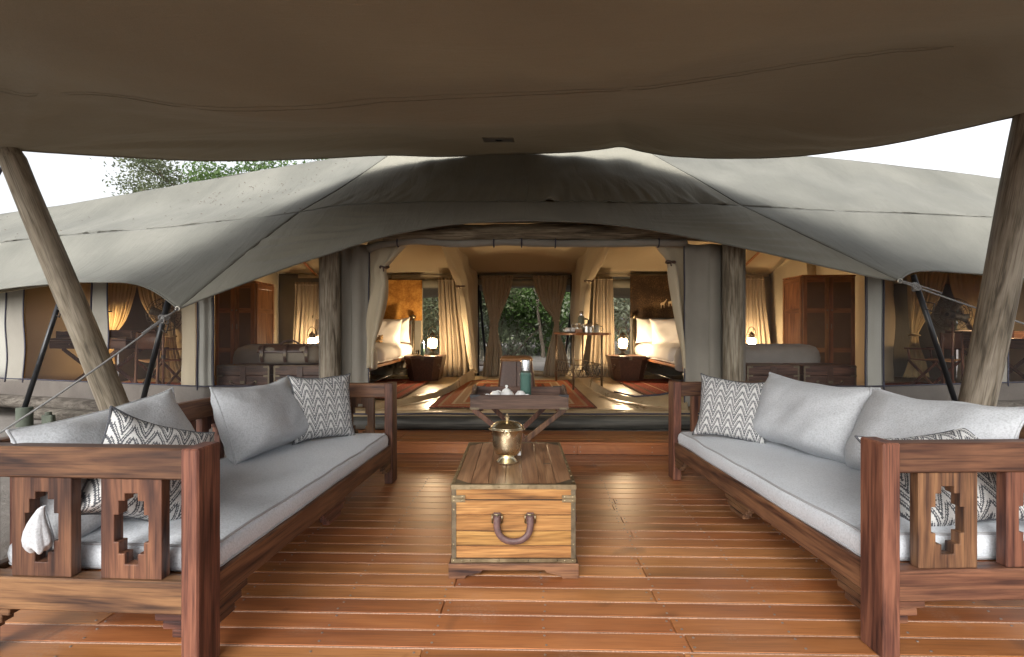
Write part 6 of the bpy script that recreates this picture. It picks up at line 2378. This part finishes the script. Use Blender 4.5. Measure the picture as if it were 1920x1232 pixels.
def duffel():
    c = at(545, 686, 6.5)
    t = thing('duffel_bag', 'khaki canvas duffel bag with brown straps on the chests before the left bed', 'bag', (c.x, 6.53, FZ + .006 + .469), R(3))
    rows_ = []
    L = .78
    for i in range(22):
        s = i / 21
        x = -L / 2 + L * s
        k = (max(.02, 1 - abs(2 * s - 1) ** 6)) ** .45
        ring = []
        for a in np.linspace(0, 2 * math.pi, 26, endpoint=False):
            y = .16 * k * math.copysign(abs(math.cos(a)) ** .75, math.cos(a))
            z = .125 + .125 * (.55 + .45 * k) * math.copysign(abs(math.sin(a)) ** .7, math.sin(a))
            if math.sin(a) > 0: z -= .02 * (1 + nz(x * 4, y * 4, 2)) + .02 * nz(x * 7, a, 5)
            ring.append((x, y + .012 * nz(x * 5, a * 2, 1), max(.002, z)))
        rows_.append(ring)
    g = G()
    g.grid(np.array(rows_), closed_u=True)
    g.F.append(tuple(range(26)))
    g.F.append(tuple(21 * 26 + j for j in range(26)))
    g.build('body', M['duffel'], t, smooth=True)
    # dark leather flap along the top and vertical straps
    rows_ = []
    for y in np.linspace(-.165, .12, 9):
        rows_.append([(x, y, .245 - 2.6 * max(0, abs(y) - .07) ** 1.4 + .012 * nz(x * 6, y * 6, 3)) for x in np.linspace(-.36, .2, 20)])
    g = G()
    g.grid(np.array(rows_))
    g.build('top_flap', M['leather_dark'], t, smooth=True, solid=.012)
    for x in (-.30, -.02, .24):
        P = [(x, -.168 * k1, z) for k1, z in ((.9, .03), (1.03, .08), (1.05, .13), (1.02, .18), (.85, .225), (.5, .25), (0, .258))]
        pp = resample(P, 14)
        rows_ = [[(p[0] + dx, p[1] - .004, p[2]) for dx in (-.018, .018)] for p in pp]
        g = G()
        g.grid(np.array(rows_))
        b = g.build('strap', M['leather_dark'], t, solid=.006)
        G().box(x - .024, x + .024, -.186, -.178, .105, .145, .002).build('buckle', M['brass_old'], b)
    G().tube([tuple(q) for q in resample([(-.12, -.06, .25), (-.06, -.07, .29), (.02, -.06, .30), (.08, -.05, .28), (.12, -.05, .245)], 16)], .012, 8).build('handle', M['leather_dark'], t, smooth=True)
duffel()


# --- wardrobes ----------------------------------------------------------------------
def wardrobe(label, x0, x1, y0, y1, h, s):
    """s: the side (+1 right, -1 left) turned to the middle of the tent"""
    cx = (x0 + x1) / 2
    t = thing('wardrobe', label, 'wardrobe', (cx, y0, FZ), 0, 'panelled wardrobes')
    w, d = (x1 - x0) / 2, y1 - y0
    G().box(-w, w, .03, d, 0, h - .03, .004).build('carcass', M['robe_z'], t)
    G().box(-w - .012, w + .012, .005, d + .01, h - .029, h, .006).build('cornice', M['robe_x'], t)
    zs = (.06, .70, .78, 1.32, 1.40, h - .05)
    rails = ((.05, .12), (.58, .65), (1.16, 1.23), (h - .11, h - .035))
    for k, (a, b) in enumerate(((-w + .004, -.003), (.003, w - .004))):
        dr = G().box(a, b, .012, .028, .045, h - .034, .002).build('door', M['wall'] if False else M['door_cloth'], t)
        for p, q in ((a, a + .06), (b - .06, b)):
            G().box(p, q, 0, .0115, .045, h - .034, .003).build('stile', M['robe_z'], dr)
        for z0, z1 in rails:
            G().box(a + .0605, b - .0605, .001, .0115, z0, z1, .003).build('rail', M['robe_x'], dr)
        kx = b - .03 if k == 0 else a + .03
        G().lathe([(.006, 0), (.012, .012), (.010, .02), (.0001, .022)], 10, M=Matrix.Translation((kx, 0, 1.20)) @ Matrix.Rotation(R(90), 4, 'X')).build('knob', M['brass'], dr)
        G().box(kx - .006, kx + .006, -.004, -.0005, .92, 1.0, .001).build('lock_plate', M['brass'], dr)
    # panelled side
    X = s * w
    sd = G().box(X + s * .0005, X + s * .006, .035, d - .004, .03, h - .034, .001).build('side_panel', M['robe_z'], t)
    for y0_, y1_ in ((.035, .09), (d - .06, d - .005)):
        G().box(X + s * .0065, X + s * .016, y0_, y1_, .03, h - .034, .003).build('stile', M['robe_z'], sd)
    for z0, z1 in rails:
        G().box(X + s * .0065, X + s * .015, .0905, d - .0605, z0, z1, .003).build('rail', M['robe_y'], sd)
    return t
M['door_cloth'] = cloth('wardrobe_panel_rattan', (.17, .095, .045), (.22, .125, .06), 260, 3, 0, bump=.4, speck=.5)
wardrobe('tall amber wardrobe with two panelled doors beyond the left bed', -4.42, -3.83, 7.5, 8.08, 1.63, 1)
wardrobe('tall amber wardrobe with two panelled doors beyond the right bed', 4.20, 4.97, 7.5, 8.05, 1.72, -1)


# --- middle room ------------------------------------------------------------------------
def ottoman():
    c = at(968, 734, 7.55)
    t = thing('ottoman', 'brown leather ottoman with a tan cushioned top in the middle room', 'ottoman', (.005, 7.8, FZ + .014))
    lo, hi = rrect(.285, .27, .05, 5), rrect(.235, .225, .05, 5)
    rows_ = []
    for s in np.linspace(0, 1, 7):
        rows_.append([(a[0] * (1 - s) + b[0] * s, a[1] * (1 - s) + b[1] * s, .43 * s) for a, b in zip(lo, hi)] if len(lo) == len(hi) else [])
    if not rows_[0]:
        rows_ = [[(p[0] * (1 - .18 * s), p[1] * (1 - .18 * s), .43 * s) for p in lo] for s in np.linspace(0, 1, 7)]
    g = G()
    g.grid(np.array(rows_), closed_u=True)
    g.F.append(tuple(range(len(rows_[0]))))
    g.build('body', M['leather'], t, smooth=True, angle=50)
    top = []
    for ins, z in ((.012, .425), (-.006, .44), (-.010, .46), (0, .478), (.03, .492), (.09, .50), (.2, .503)):
        top.append([(p[0] * (1 - .18) * (1 - ins / .235), p[1] * (1 - .18) * (1 - ins / .235), z) for p in lo])
    g = G()
    g.grid(np.array(top), closed_u=True)
    g.F.append(tuple(6 * len(lo) + j for j in range(len(lo))))
    g.build('top_cushion', M['leather_tan'], t, smooth=True)
    for a in (0, 90, 180, 270):
        Mz = Matrix.Rotation(R(a), 4, 'Z')
        G().tube([Mz @ Vector((0, -.271, .01)), Mz @ Vector((0, -.223, .425))], .006, 6).build('seam', M['leather_dark'], t, smooth=True)
ottoman()


def bar_table():
    t = thing('drinks_table', 'tall drinks table with a hide-shaped wooden top on bronze rod legs', 'table', (.97, 8.2, FZ + .004))
    ox, oy = -.97, -8.2
    out = [(.66, 9.0), (.70, 8.6), (.72, 8.15), (.78, 7.75), (.86, 7.60), (.98, 7.66), (1.10, 7.72), (1.22, 7.62), (1.38, 7.60), (1.42, 7.68), (1.34, 7.78), (1.30, 8.2), (1.27, 8.7), (1.22, 9.05), (1.0, 9.1), (.8, 9.06)]
    P = resample([(x, y, 0) for x, y in out + out[:1]], 60)[:-1]
    g = G().prism([(p[0] + ox, p[1] + oy) for p in P], .828, .862, 'z')
    g.V = [(x, y, z + .012 * nz(x * 4, y * 3, 1)) for x, y, z in g.V]
    g.build('table_top', M['robe_y'], t, bevel=.008)
    legs = [(.855, 7.66), (1.285, 7.70), (.70, 8.98), (1.17, 9.0)]
    for x, y in legs:
        G().tube([(x + ox, y + oy, 0), (x + ox, y + oy, .828)], .0165, 10).build('leg', M['bronze'], t, smooth=True)
    for z in (.20, .38):
        for a, b in ((0, 1), (1, 3), (3, 2), (2, 0)):
            p, q = legs[a], legs[b]
            G().tube([(p[0] + ox, p[1] + oy, z), (q[0] + ox, q[1] + oy, z)], .008, 8).build('rail', M['bronze'], t, smooth=True)
    # woven cradle of thin rods between the rails
    g = G()
    for a, b in ((0, 1), (2, 0), (1, 3)):
        p, q = Vector((*legs[a], 0)), Vector((*legs[b], 0))
        o_ = Vector((ox, oy, 0))
        n = 6
        for k in range(n):
            s0, s1 = k / n, (k + 1) / n
            g.tube([p.lerp(q, s0) + o_ + Vector((0, 0, .20)), p.lerp(q, s1) + o_ + Vector((0, 0, .38))], .004, 5)
            g.tube([p.lerp(q, s0) + o_ + Vector((0, 0, .38)), p.lerp(q, s1) + o_ + Vector((0, 0, .20))], .004, 5)
    g.build('lattice', M['dark_steel'], t, smooth=True)["kind"] = "stuff"
    # what stands on it
    z = FZ + .004 + .868
    tr = thing('serving_tray', 'thin dark serving tray on the drinks table holding pale cups', 'tray', (.86, 8.1, z))
    G().prism([(p[0] * .16, p[1] * .26) for p in [(math.cos(a), math.sin(a)) for a in np.linspace(0, 2 * math.pi, 24, endpoint=False)]], 0, .012, 'z').build('tray_base', M['black_iron'], tr)
    cp = thing('cup', 'cream cup upturned at the left end of the dark tray on the drinks table', 'cup', (.80, 7.98, z + .013), 0, 'cups on the drinks table')
    G().lathe([(.05, 0), (.052, .003), (.046, .035), (.034, .055), (.025, .062), (.0001, .062)], 20).build('bowl', M['china'], cp, smooth=True)
    G().tube([(-.048, 0, .04), (-.068, 0, .035), (-.066, 0, .016), (-.05, 0, .012)], .005, 6).build('handle', M['china'], cp, smooth=True)
    dup(cp, (.90, 8.02, z + .013), R(160), 'cream cup upturned in the middle of the dark tray on the drinks table')
    dup(cp, (.88, 8.24, z + .013), R(60), 'cream cup upturned at the back of the dark tray on the drinks table')
    fl_ = thing('flask', 'tall olive flask with steel lid and side handle at the back of the drinks table', 'flask', (1.06, 8.35, z))
    G().lathe([(.055, 0), (.058, .004), (.058, .235), (.044, .262), (.035, .268), (.0001, .268)], 24).build('body', M['olive_paint'], fl_, smooth=True, angle=40)
    G().lathe([(.033, .2685), (.034, .275), (.032, .338), (.028, .343), (.0001, .344)], 20).build('cup_lid', M['chrome'], fl_, smooth=True, angle=40)
    G().tube([(.05, -.02, .22), (.10, -.02, .215), (.112, -.02, .19), (.108, -.02, .09), (.1, -.02, .05)], .012, 8).build('handle', M['black_iron'], fl_, smooth=True)
    jg = thing('jug', 'round pewter jug in front of the olive flask on the drinks table', 'jug', (.97, 8.12, z))
    G().lathe([(.040, 0), (.046, .004), (.062, .05), (.060, .085), (.044, .115), (.042, .135), (.050, .148), (.046, .148), (.036, .13), (.0001, .12)], 24).build('body', M['pewter'], jg, smooth=True)
    G().tube([(-.044, 0, .13), (-.085, 0, .125), (-.092, 0, .085), (-.056, 0, .05)], .006, 8).build('handle', M['pewter'], jg, smooth=True)
    G().tube([(.05, 0, .09), (.075, 0, .12), (.088, 0, .145)], [.014, .010, .008], 8).build('spout', M['pewter'], jg, smooth=True)
    bxx = thing('sugar_box', 'low cream wooden box of sachets on the drinks table', 'box', (.955, 7.82, z), 0)
    G().box(-.055, .055, -.035, .035, 0, .045, .003).build('box_body', M['robe_x'], bxx)
    for k in range(4):
        G().box(-.045 + k * .025, -.026 + k * .025, -.028, .028, .0452, .062, .002).build('sachet', M['paper'], bxx)
    pot = thing('coffee_pot', 'square-shouldered steel pot with black handle on the drinks table', 'pot', (1.085, 7.85, z), 0, 'steel pots on the drinks table')
    G().lathe([(.046, 0), (.048, .004), (.044, .095), (.040, .105), (.0001, .106)], 8).build('body', M['pewter'], pot)
    G().lathe([(.041, .1065), (.036, .116), (.014, .126), (.009, .132), (.011, .142), (.0001, .148)], 8).build('lid', M['pewter'], pot)
    G().tube([(.045, 0, .09), (.075, 0, .086), (.080, 0, .04), (.07, 0, .022)], .007, 6).build('handle', M['black_iron'], pot, smooth=True)
    G().prism([(-.043, .095), (-.066, .108), (-.042, .06)], -.009, .009, 'y').build('spout', M['pewter'], pot)
    d2 = dup(pot, (1.16, 8.0, z), R(20), 'steel pot standing between the two others on the drinks table')
    d3 = dup(pot, (1.245, 7.92, z), R(-15), 'steel pot at the right end of the drinks table', 1.08)
M['olive_paint'] = plain('olive_enamel', (.15, .165, .115), .4, 0, .5, .15)
bar_table()


# --- bath wings ------------------------------------------------------------------------------
def desk(label, loc, w, rz=0.0):
    t = thing('writing_desk', label, 'desk', loc, rz, 'campaign desks in the tent wings')
    G().box(-w / 2, w / 2, 0, .55, .62, .74, .006).build('drawer_box', M['dark_x'], t)
    G().box(-w / 2 - .03, w / 2 + .03, -.03, .58, .745, .775, .006).build('desk_top', M['dark_x'], t)
    G().box(-w / 2, w / 2, .53, .56, .776, .90, .004).build('back_board', M['dark_x'], t)
    for s in (-1, 1):
        G().box(s * w / 2, s * (w / 2 - .02), .10, .53, .776, .88, .004).build('side_board', M['dark_y'], t)
    for y in (.06, .49):
        for s in (-1, 1):
            G().bar((s * w * .36, y + s * .012, .62), (-s * w * .36, y + s * .012, .0), .05, .022, .003, up=(0, 1, 0)).build('leg', M['dark_z'], t)
    G().tube([(0, .06, .31), (0, .49, .31)], .014, 8).build('stretcher', M['dark_y'], t, smooth=True)
    for s in (-1, 1):
        G().lathe([(.012, 0), (.014, .012), (.0001, .018)], 10, M=Matrix.Translation((s * w * .22, -.001, .68)) @ Matrix.Rotation(R(90), 4, 'X')).build('knob', M['brass'], t)
    return t
d1 = desk('dark campaign desk on crossed legs in the left wing, stationery on top', (-6.33, 7.55, FZ + .012), 1.25, R(-6))
dup(d1, (7.45, 7.6, FZ + .012), R(8), 'dark campaign desk on crossed legs at the right edge behind the pole')
t = thing('letter_rack', 'cream letter rack with papers on the left desk', 'letter rack', (-6.38, 7.82, FZ + .012 + .777), R(-6))
G().box(-.10, .10, -.03, .03, 0, .10, .004).build('rack_body', M['paper'], t)
for k in range(3):
    Mk = Matrix.Rotation(R(8 * k - 8), 4, 'Y')
    G().box(-.07 + .02 * k, .05 + .03 * k, -.018 + .014 * k, -.014 + .014 * k, .02, .16 + .02 * k, 0, Mk).build('paper_sheet', M['paper'], t)
G().tube([(-.12, 0, .11), (-.06, .0, .02)], .006, 6).build('pen', M['chrome'], t, smooth=True)
t = thing('wall_lamp', 'tiny lit swing-arm lamp on the wall above the left desk', 'lamp', at(172, 588, 8.4))
G().tube([(-.02, .5, .05), (-.02, .1, .05), (0, 0, .03)], .010, 6).build('arm', M['dark_steel'], t, smooth=True)
G().lathe([(.035, -.01), (.028, .03), (.012, .045), (.0001, .046)], 14).build('lamp_shade', M['dark_steel'], t, smooth=True)
G().lathe([(.0001, -.030), (.020, -.020), (.026, -.006), (.0001, -.0055)], 14).build('bulb', M['spot_glow'], t, smooth=True)
p = at(1889, 607, 7.9)
t2 = dup(t, p, 0, 'tiny lit lamp beside the right desk, half hidden by the leaning pole')


def chair(label, loc, rz):
    t = thing('folding_chair', label, 'chair', loc, rz, 'wooden folding chairs in the tent wings')
    w = .46
    for s in (-1, 1):
        x = s * w / 2
        G().bar((x, .25, .0), (x, .22, .86), .035, .028, .003).build('back_post', M['rose_z'], t)
        G().bar((x + s * .03, -.22, .0), (x + s * .03, .20, .44), .035, .022, .003, up=(1, 0, 0)).build('leg', M['rose_z'], t)
        G().bar((x + s * .03, .20, .0), (x + s * .03, -.22, .44), .035, .022, .003, up=(1, 0, 0)).build('leg', M['rose_z'], t)
        G().box(x - .025 + s * .03, x + .025 + s * .03, -.27, .24, .60, .625, .005).build('armrest', M['rose_y'], t)
        G().bar((x + s * .03, -.20, .44), (x + s * .03, -.22, .60), .03, .022, .003).build('arm_post', M['rose_z'], t)
    rows_ = [[(x, y, .455 - .035 * (1 - (2 * x / w) ** 2)) for x in np.linspace(-w / 2, w / 2, 10)] for y in (-.23, 0, .22)]
    g = G()
    g.grid(np.array(rows_))
    g.build('seat', M['leather_tan'], t, smooth=True, solid=.008)
    rows_ = [[(x, .225 + .03 * (1 - (2 * x / w) ** 2), z) for x in np.linspace(-w / 2, w / 2, 10)] for z in (.62, .74, .85)]
    g = G()
    g.grid(np.array(rows_))
    g.build('backrest', M['leather'], t, smooth=True, solid=.010)
    return t
ch = chair('wooden folding armchair with leather seat beside the left desk', (-5.35, 7.75, FZ + .012), R(160))
dup(ch, (6.42, 7.85, FZ + .012), R(-160), 'wooden folding armchair behind the fan in the right wing')


def fan(label, loc, rz):
    t = thing('standing_fan', label, 'fan', loc, rz, 'standing fans in the tent wings')
    G().lathe([(.19, 0), (.19, .015), (.06, .035), (.02, .05), (.0001, .05)], 24).build('base', M['dark_steel'], t, smooth=True, angle=40)
    G().tube([(0, 0, .05), (0, 0, 1.02)], .016, 10).build('pole', M['rose_z'], t, smooth=True)
    G().lathe([(.026, .48), (.026, .53), (.0001, .53)], 12).build('collar', M['dark_steel'], t, smooth=True, angle=40)
    hz = 1.12
    G().lathe([(.0001, -.16), (.05, -.15), (.062, -.08), (.062, .0), (.03, .02), (.0001, .02)], 16, M=Matrix.Translation((0, .02, hz)) @ Matrix.Rotation(R(90), 4, 'X') @ Matrix.Rotation(R(180), 4, 'Y')).build('motor', M['dark_steel'], t, smooth=True)
    cg = G()
    for r, y in ((.235, -.02), (.235, -.10), (.18, -.135), (.10, -.15), (.03, -.155), (.16, .03)):
        cg.tube([(r * math.cos(a), y, hz + r * math.sin(a)) for a in np.linspace(0, 2 * math.pi, 36, endpoint=False)], .004, 5, closed=True)
    for k in range(28):
        a = 2 * math.pi * k / 28
        pr = [(.03, -.155), (.10, -.15), (.18, -.135), (.235, -.10), (.24, -.06), (.235, -.02), (.16, .03), (.06, .04)]
        cg.tube([(r * math.cos(a), y, hz + r * math.sin(a)) for r, y in pr], .0026, 4, caps=False)
    cg.build('cage', M['brass_old'], t, smooth=True)
    for k in range(4):
        a = R(90 * k + 20)
        Mk = Matrix.Translation((0, -.06, hz)) @ Matrix.Rotation(a, 4, 'Y') @ Matrix.Rotation(R(25), 4, 'Z')
        rows_ = [[(r, .012 * (w_ / .06), w_ * (.6 + 2.2 * r)) for w_ in (-.06, 0, .06)] for r in (.02, .08, .15, .20)]
        g = G()
        g.grid(np.array(rows_))
        g.V = [tuple(Mk @ Vector(v)) for v in g.V]
        g.build('blade', M['brass_old'], t, smooth=True, solid=.002)
    return t
f0 = at(306, 722, 7.45)
fn_ = fan('standing fan with a brass cage facing right in the left wing', (f0.x, 7.45, FZ + .012), R(62))
f1 = at(1786, 722, 7.35)
dup(fn_, (f1.x, 7.35, FZ + .012), R(-62), 'standing fan with a brass cage before the dark doorway of the right wing')

# --- a small lit lantern on the path behind the tent -----------------------------------------
p = Vector((-.165, 15.0, 0))
p = at(955, 659, 14.2)
t = thing('path_lantern', 'small glowing lantern on the ground beside the path behind the tent', 'lantern', (p.x, 14.2, gz(p.x, 14.2)))
G().lathe([(.09, 0), (.09, .05), (.06, .07), (.0001, .07)], 14).build('base', M['dark_steel'], t, smooth=True, angle=40)
G().lathe([(.05, .071), (.085, .11), (.085, .16), (.05, .2)], 14).build('glass', M['candle_glow'], t, smooth=True)
G().lathe([(.055, .201), (.06, .21), (.03, .26), (.03, .30), (.0001, .31)], 14).build('cap', M['dark_steel'], t, smooth=True, angle=40)
G().tube([(.09 * math.cos(a), 0, .24 + .16 * math.sin(a)) for a in np.linspace(0, math.pi, 16)], .008, 6).build('bail', M['dark_steel'], t, smooth=True)
log('grey log lying beside the path lantern behind the tent', [(x, 14.9, gz(x, 14.9) + .06) for x in np.linspace(-1.4, -.35, 6)], .09, 'log', None)
